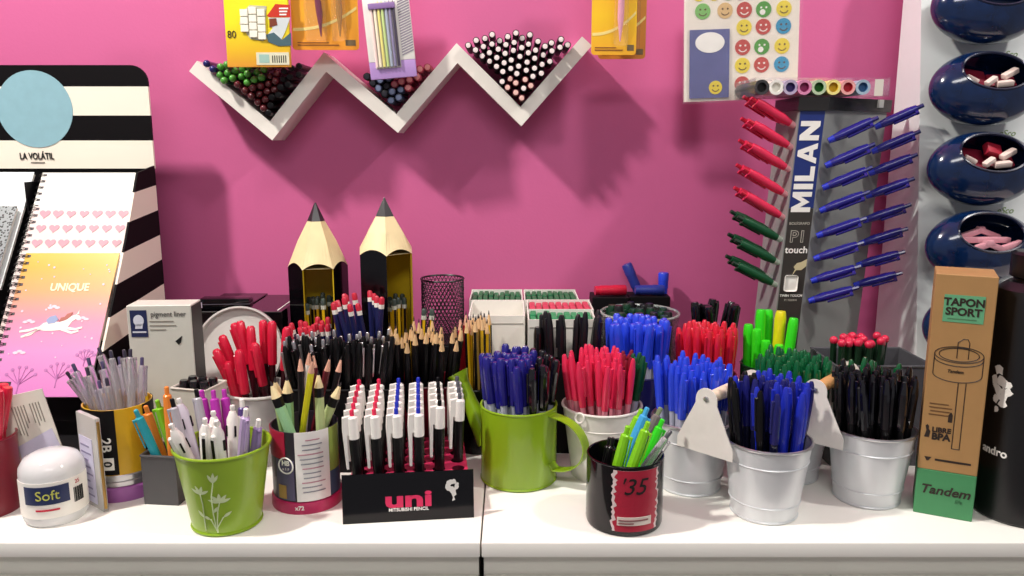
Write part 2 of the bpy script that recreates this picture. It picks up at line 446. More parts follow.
def fill(cx, cy, z0, h, n, pick, rt, rb=None, pr=.0048, rect=None, twist=.15, seed=1, lift=.008, lean=(0, 0), spin=None, kb=None, L=.15, wild=.010):
    """stand n pens in a container: feet shrink towards the bottom so that the pens fan out; each is nudged until it is clear of its neighbours"""
    rnd = random.Random(seed)
    if rect: hx, hy = rect[0] - pr - .0015, rect[1] - pr - .0015; area = 4 * hx * hy; R = 1
    else: R = rt - pr - .002; area = pi * R * R
    s = sqrt(area / (n * .866)) * 1.0
    for _ in range(60):
        pts = []
        rows = int(.3 / s)
        for j in range(-rows, rows + 1):
            for i in range(-rows, rows + 1):
                x, y = (i + (j % 2) * .5) * s, j * s * .866
                if (rect and abs(x) <= hx and abs(y) <= hy) or (not rect and x * x + y * y <= R * R): pts.append((x, y))
        if len(pts) >= n: break
        s *= .985
    rnd.shuffle(pts)
    pts = pts[:n]
    if kb is None: kb = (rb - pr - .002) / R if (rb and not rect) else .8
    lb = (kb if rect or kb > .5 else .8)
    out = []
    def fit(x, y, k):
        if rect: return max(-hx * k, min(hx * k, x)), max(-hy * k, min(hy * k, y))
        d = sqrt(x * x + y * y)
        return (x, y) if d <= R * k else (x * R * k / d, y * R * k / d)
    cur = []
    for x, y in pts:
        ct, st = cos(twist), sin(twist)
        cur.append([kb * (x * ct - y * st), kb * (x * st + y * ct), z0 + .002 + rnd.uniform(0, lift), x, y])
    def seg(c):
        base = W(cx + c[0], cy + c[1], c[2]); rim = W(cx + c[3] + lean[0], cy + c[4] + lean[1], z0 + h)
        return base, base + (rim - base).normalized() * L
    outer = [s_ for s_ in SEGS if abs(s_[0].x - W(cx, cy, 0).x) < .25 and abs(s_[0].y - cy) < .25]
    segs = [seg(c) for c in cur]
    gone = set()
    def clear_of(i, sg):
        m = 1
        for b2, t2, r2 in outer:
            m = min(m, seg_dist(sg[0], sg[1], b2, t2) - pr - r2 - .0004)
        for k, s2 in enumerate(segs):
            if k == i or k in gone: continue
            m = min(m, seg_dist(sg[0], sg[1], s2[0], s2[1]) - 2 * pr - .0003)
        return m
    for sweep in range(12):
        w = wild * (1 - sweep / 14)
        for i, c in enumerate(cur):
            now = clear_of(i, segs[i])
            for rpt in range(1 if now >= 0 else 8):
                c = cur[i]
                nb = fit(c[0] + rnd.uniform(-w, w), c[1] + rnd.uniform(-w, w), lb); nt = fit(c[3] + rnd.uniform(-w, w), c[4] + rnd.uniform(-w, w), 1)
                d = [nb[0], nb[1], c[2], nt[0], nt[1]]; sg = seg(d)
                new = clear_of(i, sg)
                if new >= min(now, 0): cur[i] = d; segs[i] = sg; now = new
                if now >= 0: break
    while len(gone) < len(pts):
        c, i = min((clear_of(i, segs[i]), i) for i in range(len(pts)) if i not in gone)
        if c >= -.0010: break
        gone.add(i)
    for i, (x, y) in enumerate(pts):
        if i in gone: continue
        base, top = segs[i]
        SEGS.append((base, top, pr))
        spec, root, label, cat, group = pick(x, y, rnd)
        sp = rnd.uniform(0, 2 * pi) if spin is None else spin + rnd.uniform(-.5, .5)
        out.append(spawn(root, spec, pose(base, top, sp), label, cat, group))
    if len(out) < n: print('fill', out[0]['label'] if out else seed, len(out), 'of', n)
    return out

# ------------------------------------------------------------------ containers
def pot_bm(rb, rt, h, t=.0015, tb=.003, n=40):
    b = B(); lathe(b, [(0, 0), (rb, 0), (rt, h), (rt - t, h), (rb - t, tb), (0, tb)], n); return b
def foot(u, vfront, rb):
    Yf = at_z(u, vfront).y; Y = Yf + rb
    return xat(u, Y), Y
def box_open_bm(hx, hy, h, t=.0015, tb=.003):
    b = B()
    box(b, (-hx, -hy, 0), (hx, hy, tb))
    box(b, (-hx, -hy, tb), (hx, -hy + t, h)); box(b, (-hx, hy - t, tb), (hx, hy, h))
    box(b, (-hx, -hy + t, tb), (-hx + t, hy - t, h)); box(b, (hx - t, -hy + t, tb), (hx, hy - t, h))
    return b
# ------------------------------------------------------------------ the setting
def wall_paint():
    m = mat('magenta_wall_paint', 'cc6093', .62, noise=0)
    nt = m.node_tree; b = nt.nodes['Principled BSDF']
    tc = nt.nodes.new('ShaderNodeTexCoord'); n = nt.nodes.new('ShaderNodeTexNoise')
    n.inputs['Scale'].default_value = 260; n.inputs['Detail'].default_value = 4
    bp = nt.nodes.new('ShaderNodeBump'); bp.inputs['Strength'].default_value = .08; bp.inputs['Distance'].default_value = .002
    nt.links.new(tc.outputs['Object'], n.inputs['Vector']); nt.links.new(n.outputs['Fac'], bp.inputs['Height'])
    nt.links.new(bp.outputs['Normal'], b.inputs['Normal'])
    return m
b = B(); box(b, (-2.2, WALLY, 0), (2.2, WALLY + .1, 2.8)); structure(obj('wall_back', b, wall_paint(), smooth=0))
b = B(); box(b, (-2.2, -2.2, -.05), (2.2, WALLY + .1, 0)); structure(obj('floor', b, M('grey_floor', '8f8b86', .5, noise=.08, scale=6), smooth=0))
b = B(); box(b, (-2.2, -2.2, 2.8), (2.2, WALLY + .1, 2.85)); structure(obj('ceiling', b, M('ceiling_paint', 'e9e7e2', .7, noise=.02, scale=6), smooth=0))

EDGE = at_z(512, 543).y
SEAM = at_z(480.5, 545).x
TH = .017
def counter(name, x0, x1, label, gaps, px):
    t = thing(name, label, 'counter', ((x0 + x1) / 2, (EDGE + WALLY) / 2, 0))
    cx, cy = (x0 + x1) / 2, (EDGE + WALLY) / 2
    b = B(); box(b, (x0 - cx, EDGE - cy, TOP - TH), (x1 - cx, WALLY - cy - .0005, TOP), bevel=.002); obj('countertop', b, counter_white, t)
    b = B(); box(b, (x0 - cx + .002, EDGE + .013 - cy, .06), (x1 - cx - .002, WALLY - cy - .01, TOP - TH)); obj('carcass', b, counter_side, t, smooth=0)
    b = B(); box(b, (x0 - cx + .02, EDGE + .06 - cy, 0), (x1 - cx - .02, WALLY - cy - .02, .06)); obj('plinth', b, dark_gap, t, smooth=0)
    xs = [x0] + gaps + [x1]
    for a, c in zip(xs, xs[1:]):
        for z0, z1 in ((.46, TOP - TH - .026), (.065, .457)):
            b = B(); box(b, (a - cx + .002, EDGE - .004 - cy, z0), (c - cx - .002, EDGE + .0125 - cy, z1), bevel=.0015); obj('drawer_front', b, counter_side, t)
xg = at_z(133, 545).x; xg2 = at_z(838, 545).x
counter('display_counter', -1.15, SEAM - .0008, 'white laminate counter left of the seam, carrying the striped notebook stand', [xg], 0)
counter('display_counter', SEAM + .0008, 1.15, 'white laminate counter right of the seam, carrying the metal bucket caddies', [xg2], 0)

# ------------------------------------------------------------------ zigzag wall shelf
YS = 1.222
pl = [(193, 66), (271, 131), (325, 62), (397, 123.5), (457, 53), (521, 116.5), (587, 41)]
cp = [at_y(u, v, YS) for u, v in pl]
cp = [(p.x, p.z) for p in cp]
def offset(line, d):
    out = []
    for i, p in enumerate(line):
        dirs = []
        if i > 0: dirs.append(Vector(line[i]) - Vector(line[i - 1]))
        if i < len(line) - 1: dirs.append(Vector(line[i + 1]) - Vector(line[i]))
        ns = [Vector((-q.y, q.x)).normalized() for q in dirs]
        if len(ns) == 1: n = ns[0]; k = 1
        else:
            n = (ns[0] + ns[1]).normalized(); k = 1 / n.dot(ns[0])
        out.append(Vector(p) + n * d * k)
    return out
SH = .0098
up_, dn_ = offset(cp, SH), offset(cp, -SH)
shelf_white = M('shelf_white', 'efeae0', .45, noise=.03, scale=30)
so = thing('zigzag_shelf', 'white zigzag shelf with three V troughs of pencils fixed to the pink wall', 'shelf', (cp[3][0], YS, TOP + cp[3][1]))
b = B()
ox, oz = cp[3]
for i in range(6):
    q = [up_[i], up_[i + 1], dn_[i + 1], dn_[i]]
    prism(b, [(p.x - ox, p.y - oz) for p in q], YS - WALLY + .0006, 0, mx=UPRIGHT)
bmesh.ops.remove_doubles(b, verts=b.verts, dist=1e-5)
obj('shelf_body', b, shelf_white, so, smooth=0)
# pencils lying in the troughs, ends towards the room
def trough(iv, pick, n, gap, seed, vtop, slack=.05):
    """pencils heaped in V number iv (vertex index in pl), ends scattered with a least distance"""
    rnd = random.Random(seed)
    apex = up_[iv]
    A, C_ = up_[iv - 1] - apex, up_[iv + 1] - apex
    nl, nr = Vector((A.y, -A.x)).normalized(), Vector((-C_.y, C_.x)).normalized()
    if nl.y < 0: nl = -nl
    if nr.y < 0: nr = -nr
    pts = []
    th = rnd.uniform(.2, .5); ct, st = cos(th), sin(th)
    for i in range(-40, 41):
        for j in range(-40, 41):
            gx, gy = (i + (j % 2) * .5) * gap, j * gap * .866
            q = Vector((gx * ct - gy * st + rnd.uniform(-1, 1) * gap * slack, gx * st + gy * ct + rnd.uniform(-1, 1) * gap * slack))
            if nl.dot(q) < gap * .46 or nr.dot(q) < gap * .46 or q.y < 0: continue
            lim = vtop(apex.x + q.x)
            if lim is None or apex.y + q.y > lim: continue
            pts.append(q)
    rnd.shuffle(pts); pts = pts[:n]
    for k, q in enumerate(pts):
        wx, wz = apex.x + q.x, apex.y + q.y
        spec, root, label, cat, grp, L = pick(wx, wz, k, rnd)
        fy = YS - .014 + rnd.uniform(-.007, .004)
        spawn(root, spec, Matrix.Translation((wx, fy + L, TOP + wz)) @ Matrix.Rotation(pi / 2, 4, 'X') @ Matrix.Rotation(rnd.uniform(0, 6), 4, 'Z'), label, cat, grp)
    return len(pts)
def zline(*uv):
    P = [at_y(u, v, YS) for u, v in uv]
    def f(x):
        for p, q in zip(P, P[1:]):
            if p.x <= x <= q.x: return p.z + (q.z - p.z) * (x - p.x) / (q.x - p.x)
        return None
    return f
gb = spec_ballend(dkgreen, M('apple_green_plastic', '4c9a35', .25, coat=.4)); rb_ = spec_ballend(darkred_paint, M('wine_plastic', '5a1a20', .2, coat=.5)); kb_ = spec_flatend(black_paint, black, r=.0046)
vb_ = spec_ballend(navy, navy)
def pickA(x, z, k, rnd):
    p = at_y(0, 0, 1)
    u = 512 + F * x / depth(YS, z)
    # height in picture
    al = math.atan2(CZ - z, YS) - PITCH; v = 288 + F * tan(al)
    if u < 216 and v < 80: return vb_, 'pencil', 'dark blue round-ended pencil at the left tip of the zigzag shelf', 'pencil', 'pencils in the left trough', .074
    if 220 < u < 270 and v < 84: return gb, 'pencil', 'pencil with green ball end in the left trough of the zigzag shelf', 'pencil', 'pencils in the left trough', .074
    if u > 272 + (100 - v) * .42: return kb_, 'pencil', 'black pencil with flat end in the left trough of the zigzag shelf', 'pencil', 'pencils in the left trough', .074
    if v < 84 and u < 222 : return kb_, 'pencil', 'black pencil with flat end in the left trough of the zigzag shelf', 'pencil', 'pencils in the left trough', .074
    return rb_, 'pencil', 'pencil with dark red ball end in the left trough of the zigzag shelf', 'pencil', 'pencils in the left trough', .074
nA = trough(1, pickA, 90, .0119, 3, zline((190, 60), (205, 62), (222, 64), (300, 64), (312, 68)))
sl = spec_flatend(M('slate_paint', '2c3550', .3), M('pale_blue_core', '7d8cab', .4), r=.0056); bk = spec_flatend(black_paint, M('dark_core', '23222c', .4), r=.0056); rdp = spec_flatend(M('rose_paint', 'a93248', .35), M('rose_core', 'd98a86', .5), r=.0056)
def pickB(x, z, k, rnd):
    u = 512 + F * x / depth(YS, z)
    g = 'pencils in the middle trough'
    v = 288 + F * tan(math.atan2(CZ - z, YS) - PITCH)
    if v < 90 and u > 392: return rdp, 'pencil', 'rose red pencil in the middle trough of the zigzag shelf', 'pencil', g, .074
    if (k * 7) % 10 < 6: return sl, 'pencil', 'slate blue pencil in the middle trough of the zigzag shelf', 'pencil', g, .074
    return bk, 'pencil', 'black pencil in the middle trough of the zigzag shelf', 'pencil', g, .074
nB = trough(3, pickB, 34, .0119, 4, zline((350, 78), (366, 72), (420, 68), (436, 64)))
pw = spec_flatend(black_paint, M('pale_pink_core', 'f4e6e2', .5), r=.0050); pr_ = spec_flatend(darkred_paint, M('salmon_core', 'f0c4b8', .5), r=.0050)
def pickC(x, z, k, rnd):
    v = 288 + F * tan(math.atan2(CZ - z, YS) - PITCH)
    if v > 78 and rnd.random() < .7: return pr_, 'pencil', 'dark red pencil with pale core low in the right trough of the zigzag shelf', 'pencil', 'pencils in the right trough', .074
    return pw, 'pencil', 'black pencil with pale core in the right trough of the zigzag shelf', 'pencil', 'pencils in the right trough', .074
nC = trough(5, pickC, 74, .0127, 5, zline((455, 46), (470, 40), (495, 33), (515, 30), (530, 36), (553, 42), (562, 39), (588, 34)), .10)
print('trough counts', nA, nB, nC)

# ------------------------------------------------------------------ hanging packs (hooks are above the picture)
def pack_frame(u0, u1, vb, Y, htop=.18):
    p, q = at_y(u0, vb, Y), at_y(u1, vb, Y)
    return (p.x + q.x) / 2, p.z, q.x - p.x
# yellow adhesive pads pack
Yp = 1.180
cx, zb, w = pack_frame(227, 291, 67, Yp)
t = thing('hanging_adhesive_pack', 'yellow hanging pack marked 80 with white adhesive pads and curling card picture', 'adhesive pack', (cx, Yp, TOP + zb), radians(-2))
ypm = ramp_mat('yellow_pack_print', [(0, 'e9a03a'), (.16, 'eec02c'), (.4, 'f2e32a'), (1, 'f0df22')], 2, 0, .15, .35)
b = B(); box(b, (-w / 2, 0, 0), (w / 2, .006, .175), bevel=.001); obj('card', b, ypm, t)
s = w / 64  # metres per picture pixel
def L2(px, py): return ((px - 259) * s, (67 - py) * s)
b = B()
pts = [L2(*p) for p in ((244, 16), (253, 8), (270, 9), (267, 30), (265, 42), (252, 40), (242, 26))]
prism(b, pts, 0, .0006, mx=UPRIGHT); obj('window', b, M('window_grey', 'b8b8a0', .3), t, smooth=0)
for c in range(3):
    x0 = 243.5 + c * 8.6
    b = B()
    for r in range(4):
        y0 = 12 + r * 7.4 - (2 if c == 1 else 0)
        if c == 0 and r > 2: continue
        a, d = L2(x0, y0 + 6.6), L2(x0 + 7.6, y0)
        box(b, (a[0], -.0032, a[1]), (d[0], -.0007, d[1]), bevel=.0004, seg=1)
    obj('adhesive_pads', b, M('adhesive_white', 'f3f0e0', .5), t)
b = B(); prism(b, [L2(*p) for p in ((270, 18), (279, 7), (293.2, 8), (293.2, 19.5), (272, 19.5))], 0, .0008, mx=UPRIGHT); obj('red_flash', b, M('red_print', 'c8321e', .4), t, smooth=0)
b = B()
for k in range(3):
    a, d = L2(282.5, 12 + k * 2.9), L2(291.5 - k, 10.6 + k * 2.9); box(b, (a[0], -.0012, a[1]), (d[0], -.0007, d[1]))
obj('small_print', b, ink_white, t, smooth=0)
b = B(); prism(b, [L2(*p) for p in ((271, 20), (293, 20), (288, 32), (283, 41), (268, 38), (275, 30))], 0, .0008, mx=UPRIGHT); obj('card_picture', b, M('pale_grey_print', 'cfd6d6', .4), t, smooth=0)
b = B(); prism(b, [L2(*p) for p in ((268, 36), (276, 34), (284, 41), (293, 34), (293, 46.5), (280, 47), (270, 43))], 0, .0010, mx=UPRIGHT); obj('card_shadow_print', b, M('teal_grey_print', '47636c', .4), t, smooth=0)
b = B(); prism(b, [L2(*p) for p in ((272, 21), (279, 20.5), (280, 27), (272, 29)) ], 0, .0012, mx=UPRIGHT); obj('brown_print', b, M('brown_print', '7a3a22', .4), t, smooth=0)
text('lettering', '80', .0145, ink_dark, t, (L2(233.5, 0)[0], -.0006, L2(0, 36)[1]), xs=.9)
text('lettering', 'FIX', .0125, M('brown_red_print', 'a5431c', .4), t, (L2(282, 0)[0], -.0006, L2(0, -1.5)[1]), bold=.0006)
b = B(); a, d = L2(257, 65), L2(290, 53); box(b, (a[0], -.0008, a[1]), (d[0], -.0001, d[1])); obj('price_label', b, M('label_print', 'dcd9bd', .5), t, smooth=0)
b = B()
for k in range(7):
    a, d = L2(273 + k * 2.2, 63), L2(273.9 + k * 2.2, 56); box(b, (a[0], -.0011, a[1]), (d[0], -.0007, d[1]))
obj('barcode', b, ink_black, t, smooth=0)
b = B(); a, d = L2(260, 63), L2(270, 55); box(b, (a[0], -.0011, a[1]), (d[0], -.0007, d[1])); obj('label_picture', b, M('pale_teal_print', '9cc0b4', .5), t, smooth=0)

# orange blister packs
orange_card = ramp_mat('orange_pack_print', [(0, 'e9952a'), (.4, 'efa92a'), (1, 'ee9722')], 2, 0, .12, .35)
def blister(u0, u1, vb, Y, rz, label, pens, swoosh=True, ht=.17, cardm=None):
    cx, zb, w = pack_frame(u0, u1, vb, Y)
    t = thing('hanging_blister_pack', label, 'blister pack', (cx, Y, TOP + zb), rz, 'orange blister packs')
    b = B()
    r = .005; pts = []
    for (x, y, a0) in ((w / 2 - r, r, -pi / 2), (w / 2 - r, ht - r, 0), (-w / 2 + r, ht - r, pi / 2), (-w / 2 + r, r, pi)):
        for k in range(5): pts.append((x + r * cos(a0 + k * pi / 8), y + r * sin(a0 + k * pi / 8)))
    prism(b, pts, -.0012, 0, mx=UPRIGHT); obj('card', b, cardm or orange_card, t, smooth=0)
    # pale swoosh printed across the card
    if swoosh:
        b = B(); n = 14
        for k in range(n):
            x0, x1 = -w * .48 + w * .96 * k / n, -w * .48 + w * .96 * (k + 1) / n
            z0, z1 = .026 + .03 * (k / n) ** 2.2, .026 + .03 * ((k + 1) / n) ** 2.2
            prism(b, [(x0, z0), (x1, z1), (x1, z1 + .0042), (x0, z0 + .0042)], .0, .0004, mx=UPRIGHT)
        obj('swoosh_print', b, M('pale_yellow_print', 'f6e08a', .4), t, smooth=0)
    b = B(); box(b, (w * .30, -.0004, .006), (w * .45, 0, .014)); obj('barcode', b, M('grey_print', '6d5a3a', .5), t, smooth=0)
    for (x, m, lean) in pens:
        b = B(); tube(b, [(x, -.006, ht), (x + lean, -.006, .05), (x + lean * 1.1, -.006, .018)], [.0045, .0045, .0008], 10); obj('pen', b, m, t)
        b = B(); box(b, (min(x, x + lean) - .009, -.0125, .012), (max(x, x + lean) + .009, -.0002, ht - .002), bevel=.003); obj('blister', b, clear_film, t)
    b = B(); box(b, (-w * .42, -.0006, .006), (w * .2, 0, .0075)); box(b, (-w * .42, -.0006, .0095), (w * .05, 0, .0108)); obj('small_print', b, M('brown_small_print', '9a5a1c', .5), t, smooth=0)
    return t
blister(293, 359, 50, 1.192, radians(2), 'orange blister pack between the yellow pack and the white pencil carton', [(-.018, M('plum_plastic', '7c3450', .3), .012), (.020, M('amber_clear', 'caa05a', .15, trans=.5, noise=0), .002)])
blister(591, 636, 55, 1.182, radians(2), 'front orange blister pack right of the zigzag shelf', [(.010, M('pale_pink_plastic', 'e8a6bd', .3), -.002)], cardm=ramp_mat('yellow_orange_print', [(0, 'eead26'), (.45, 'f3c41c'), (1, 'f0a92c')], 2, 0, .12))
blister(598, 645, 59, 1.208, radians(-3), 'rear orange blister pack peeking out behind another, right of the zigzag shelf', [(.016, M('amber_clear', 'caa05a'), .0)], cardm=ramp_mat('deep_orange_print', [(0, 'c97f2c'), (1, 'd9922c')], 2, 0, .12))

# white and lilac carton with pastel pencils
Yp = 1.184
cx, zb, w = pack_frame(371, 417, 78, Yp)
t = thing('hanging_pencil_carton', 'white and lilac hanging carton with a window on pastel coloured pencils', 'pencil pack', (cx, Yp, TOP + zb), radians(3))
t.rotation_euler = (0, radians(-5.0), radians(3))
b = B(); box(b, (-w / 2, 0, .024), (w / 2, .010, .18), bevel=.0008); obj('carton', b, white, t)
b = B(); box(b, (-w / 2, 0, 0), (w / 2, .010, .0238), bevel=.0008); obj('lilac_base', b, M('lilac_print', 'b491cf', .45), t)
b = B(); box(b, (-w * .36, -.0006, .014), (w * .19, -.0001, .105)); obj('window', b, M('window_pale', 'd9d2cf', .3), t, smooth=0)
cols = ['f4d9d2', 'f6ead0', 'e9df86', 'c3d98c', 'a9b3c4', '8b83a5', '433a4e']
for k, c in enumerate(cols):
    x = -w * .33 + k * w * .080
    b = B(); lathe(b, [(0, 0), (.0019, 0), (.0019, .082), (.0004, .09), (0, .09)], 8)
    obj('pastel_pencil', b, M('pastel_' + c, c, .4), t, Matrix.Translation((x, -.0028, .016)))
b = B(); box(b, (-w * .38, -.0062, .095), (w * .19, -.0002, .103), bevel=.001); obj('window_rim', b, M('lilac_rim', '8f6fa8', .4), t)
ob = M('hatch_base', 'efe9ea', .4)
b = B()
for k in range(26):
    z0 = .03 + k * .0036
    prism(b, [(w * .24, z0), (w * .49, z0 + .006), (w * .49, z0 + .0078), (w * .24, z0 + .0018)], 0, .0005, mx=UPRIGHT)
obj('hatched_print', b, M('grey_hatch', '8f8794', .45), t, smooth=0)

# smiley sticker pack
Yp = 1.19
p0, p1 = at_y(684, 102, Yp), at_y(797, 98, Yp)
w = (p1 - p0).length; s = w / 113.5
t = thing('hanging_sticker_pack', 'hanging pack of round smiley stickers in clear film on the pink wall', 'sticker pack', (p0.x, Yp, TOP + p0.z))
ang = math.atan2(p1.z - p0.z, p1.x - p0.x)
t.rotation_euler = (0, -ang, 0)
b = B(); box(b, (0, 0, 0), (w, .002, .155)); obj('backing_sheet', b, M('sticker_sheet', 'efe6d8', .4), t, smooth=0)
b = B(); box(b, (-.003, -.0045, -.003), (w + .003, -.0038, .157)); obj('film_bag', b, clear_film, t, smooth=0)
def L3(u, v): return ((u - 684) * s, (102 - v) * s)
sr = {'y': M('sticker_yellow', 'e9d23c', .4), 'r': M('sticker_red', 'c0463e', .4), 'g': M('sticker_green', '4f9a3a', .4), 'b': M('sticker_blue', '2f93bd', .4), 'p': M('sticker_pink', 'c86a94', .4), 'o': M('sticker_tan', 'dcb77e', .4), 'l': M('sticker_light_green', '7dbb62', .4)}
face = M('sticker_face', '5a3a18', .5)
def sticker(u, v, c, r=7.6):
    x, z = L3(u, v); b = B(); R = r * s
    disc(b, x, z, R, .0002, .0007, 24)
    dk = 2 if c in 'rg' else 1
    for e in (-1, 1): disc(b, x + e * R * .33, z + R * .22, R * .13, .0007, .0010, 10, mi=dk)
    if c == 'g' : disc(b, x - R * .15, z - R * .35, R * .36, .0007, .0010, 14, mi=2)
    else:
        n = 8
        for k in range(n):
            a0, a1 = pi * (1.15 + .7 * k / n), pi * (1.15 + .7 * (k + 1) / n)
            q = [(x + R * rr * cos(a), z + R * rr * sin(a)) for rr, a in ((.5, a0), (.5, a1), (.62, a1), (.62, a0))]
            prism(b, q, .0007, .0010, mi=dk)
    bmesh.ops.transform(b, matrix=UPRIGHT, verts=b.verts)
    obj('smiley_sticker', b, [sr[c], face, ink_white], t, smooth=0)
rows = [(2, 'ylpbg'), (15.5, 'l.orgy'), (32, '...yrb'), (51, '...rgy'), (68.5, '...yrb'), (86.5, '...r')]
colsu = [702, 712, 724, 743, 762, 782]
for u, c in zip((698, 713, 727, 739, 750, 764, 777, 788), 'yylpbgyg'): sticker(u, 0, c, 6)
for v, cs in rows[1:]:
    for i, c in enumerate(cs):
        if c == '.': continue
        sticker(colsu[i] - (0 if v < 40 else 1), v, c)
b = B(); x0, z0 = L3(689, 99); x1, z1 = L3(728.5, 33); box(b, (x0, -.0026, z0), (x1, -.0014, z1)); obj('blue_card', b, M('blue_grey_card', '5d6196', .4, noise=.12, scale=90), t, smooth=0)
b = B(); x, z = L3(709, 45.5); disc(b, x, z, 14.5 * s, .0026, .0031, 28, sy=.68); bmesh.ops.transform(b, matrix=UPRIGHT, verts=b.verts); obj('white_oval', b, ink_white, t, smooth=0)
b = B(); x, z = L3(715, 89); R = 6.6 * s
disc(b, x, z, R, .0026, .0031, 24)
for e in (-1, 1): disc(b, x + e * R * .33, z + R * .25, R * .14, .0031, .0034, 10, mi=1)
for k in range(8):
    a0, a1 = pi * (1.15 + .7 * k / 8), pi * (1.15 + .7 * (k + 1) / 8)
    prism(b, [(x + R * rr * cos(a), z + R * rr * sin(a)) for rr, a in ((.5, a0), (.5, a1), (.64, a1), (.64, a0))], .0031, .0034, mi=1)
bmesh.ops.transform(b, matrix=UPRIGHT, verts=b.verts); obj('smiley_emblem', b, [sr['y'], face], t, smooth=0)
# ------------------------------------------------------------------ striped notebook stand at the left
XR, XL = -.5305, -.93
t = thing('notebook_stand', 'black and white striped cardboard stand with round blue emblem, holding spiral notebooks', 'display stand', ((XR + XL) / 2, 1.2, TOP))
ox_, oy_ = (XR + XL) / 2, 1.2
pt = at_y(100, 65, 1.2).z; pb = at_y(100, 168.5, 1.2).z
hb = B()
r = .024; pts = [(XL - ox_, pb)]
pts += [(XR - ox_, pb)] + [(XR - ox_ - r + r * cos(a), pt - r + r * sin(a)) for a in [k * pi / 16 for k in range(9)]] + [(XL - ox_ + r - r * sin(a), pt - r + r * cos(a)) for a in [k * pi / 16 for k in range(9)]]
prism(hb, pts, -.004, 0, mx=UPRIGHT)
hh = [at_y(100, v, 1.2).z for v in (65, 86.5, 115.5, 140.5, 168.5)]
# printed bands: black, cream, black, cream from the top
def band_mat(name, edges, cols):
    m = bpy.data.materials.new(name); m.use_nodes = True; nt = m.node_tree; bs = nt.nodes['Principled BSDF']; bs.inputs['Roughness'].default_value = .5; bs.inputs['Specular IOR Level'].default_value = .15
    tc = nt.nodes.new('ShaderNodeTexCoord'); sp = nt.nodes.new('ShaderNodeSeparateXYZ'); nt.links.new(tc.outputs['Object'], sp.inputs[0])
    out = None
    for e, c in zip(edges, cols):
        mx = nt.nodes.new('ShaderNodeMix'); mx.data_type = 'RGBA'
        gt = nt.nodes.new('ShaderNodeMath'); gt.operation = 'GREATER_THAN'; gt.inputs[1].default_value = e
        nt.links.new(sp.outputs[2], gt.inputs[0]); nt.links.new(gt.outputs[0], mx.inputs[0])
        mx.inputs[7].default_value = lin(c)
        if out is None: mx.inputs[6].default_value = lin(c)
        else: nt.links.new(out, mx.inputs[6])
        out = mx.outputs[2]
    nt.links.new(out, bs.inputs['Base Color']); return m
CR, BK = 'f3ead9', '0d0a0c'
head_m = band_mat('stand_header_bands', [0, hh[3], hh[2], hh[1]], [CR, BK, CR, BK])
obj('header_panel', hb, head_m, t, smooth=0)
ec = at_y(33, 109, 1.195); R = 37 * ec.y * 1.0 / F
b = B(); disc(b, ec.x - ox_, ec.z, R, 0.0, .0008, 48); bmesh.ops.transform(b, matrix=UPRIGHT, verts=b.verts)
obj('round_emblem', b, M('emblem_blue', '8fb9c4', .45), t, smooth=0)
lc = at_y(37, 156.5, 1.2)
text('lettering', 'LA VOLÁTIL', .0135, ink_black, t, (lc.x - ox_, -.0008, lc.z), bold=.0003, xs=.70)
b = B(); c2 = at_y(38, 162.5, 1.2); box(b, (c2.x - ox_ - .010, -.0008, c2.z - .0009), (c2.x - ox_ + .010, -.0001, c2.z + .0009)); obj('small_print', b, M('grey_small_print', '8a8378', .5), t, smooth=0)
# side wing, striped on the slant
prof = [(0, .0), (0, pb + .004), (-.055, pb - .004), (-.105, .286), (-.222, .108), (-.262, .055), (-.262, 0)]
wing_m = stripes_mat('wing_stripes', BK, CR, (0, -.09, 1), .0745, .019, rough=.7)
for x0 in (XR - .003, XL):
    b = B()
    v = [[b.verts.new((x - ox_, y, z)) for y, z in prof] for x in (x0, x0 + .003)]
    b.faces.new(v[0]); b.faces.new(list(reversed(v[1])))
    for i in range(len(prof)):
        j = (i + 1) % len(prof); b.faces.new((v[0][i], v[1][i], v[1][j], v[0][j]))
    obj('side_wing', b, wing_m, t, smooth=0)
b = B(); box(b, (XL - ox_ + .003, .0045, 0), (XR - ox_ - .003, .008, pt - .05)); obj('back_panel', b, black_card, t, smooth=0)
# stepped tray: slanted inner floor + front lip + divider
b = B()
ip = [(.003, 0), (.003, .20), (-.04, .13), (-.18, .05), (-.255, .03), (-.255, 0)]
v = [[b.verts.new((x - ox_, y, z)) for y, z in ip] for x in (XL + .004, XR - .004)]
b.faces.new(v[0]); b.faces.new(list(reversed(v[1])))
for i in range(len(ip)):
    j = (i + 1) % len(ip); b.faces.new((v[0][i], v[1][i], v[1][j], v[0][j]))
obj('tray', b, black_card, t, smooth=0)
b = B(); box(b, (-.7025 - ox_, -.04, .10), (-.7000 - ox_, .003, .36)); obj('divider', b, black_card, t, smooth=0)

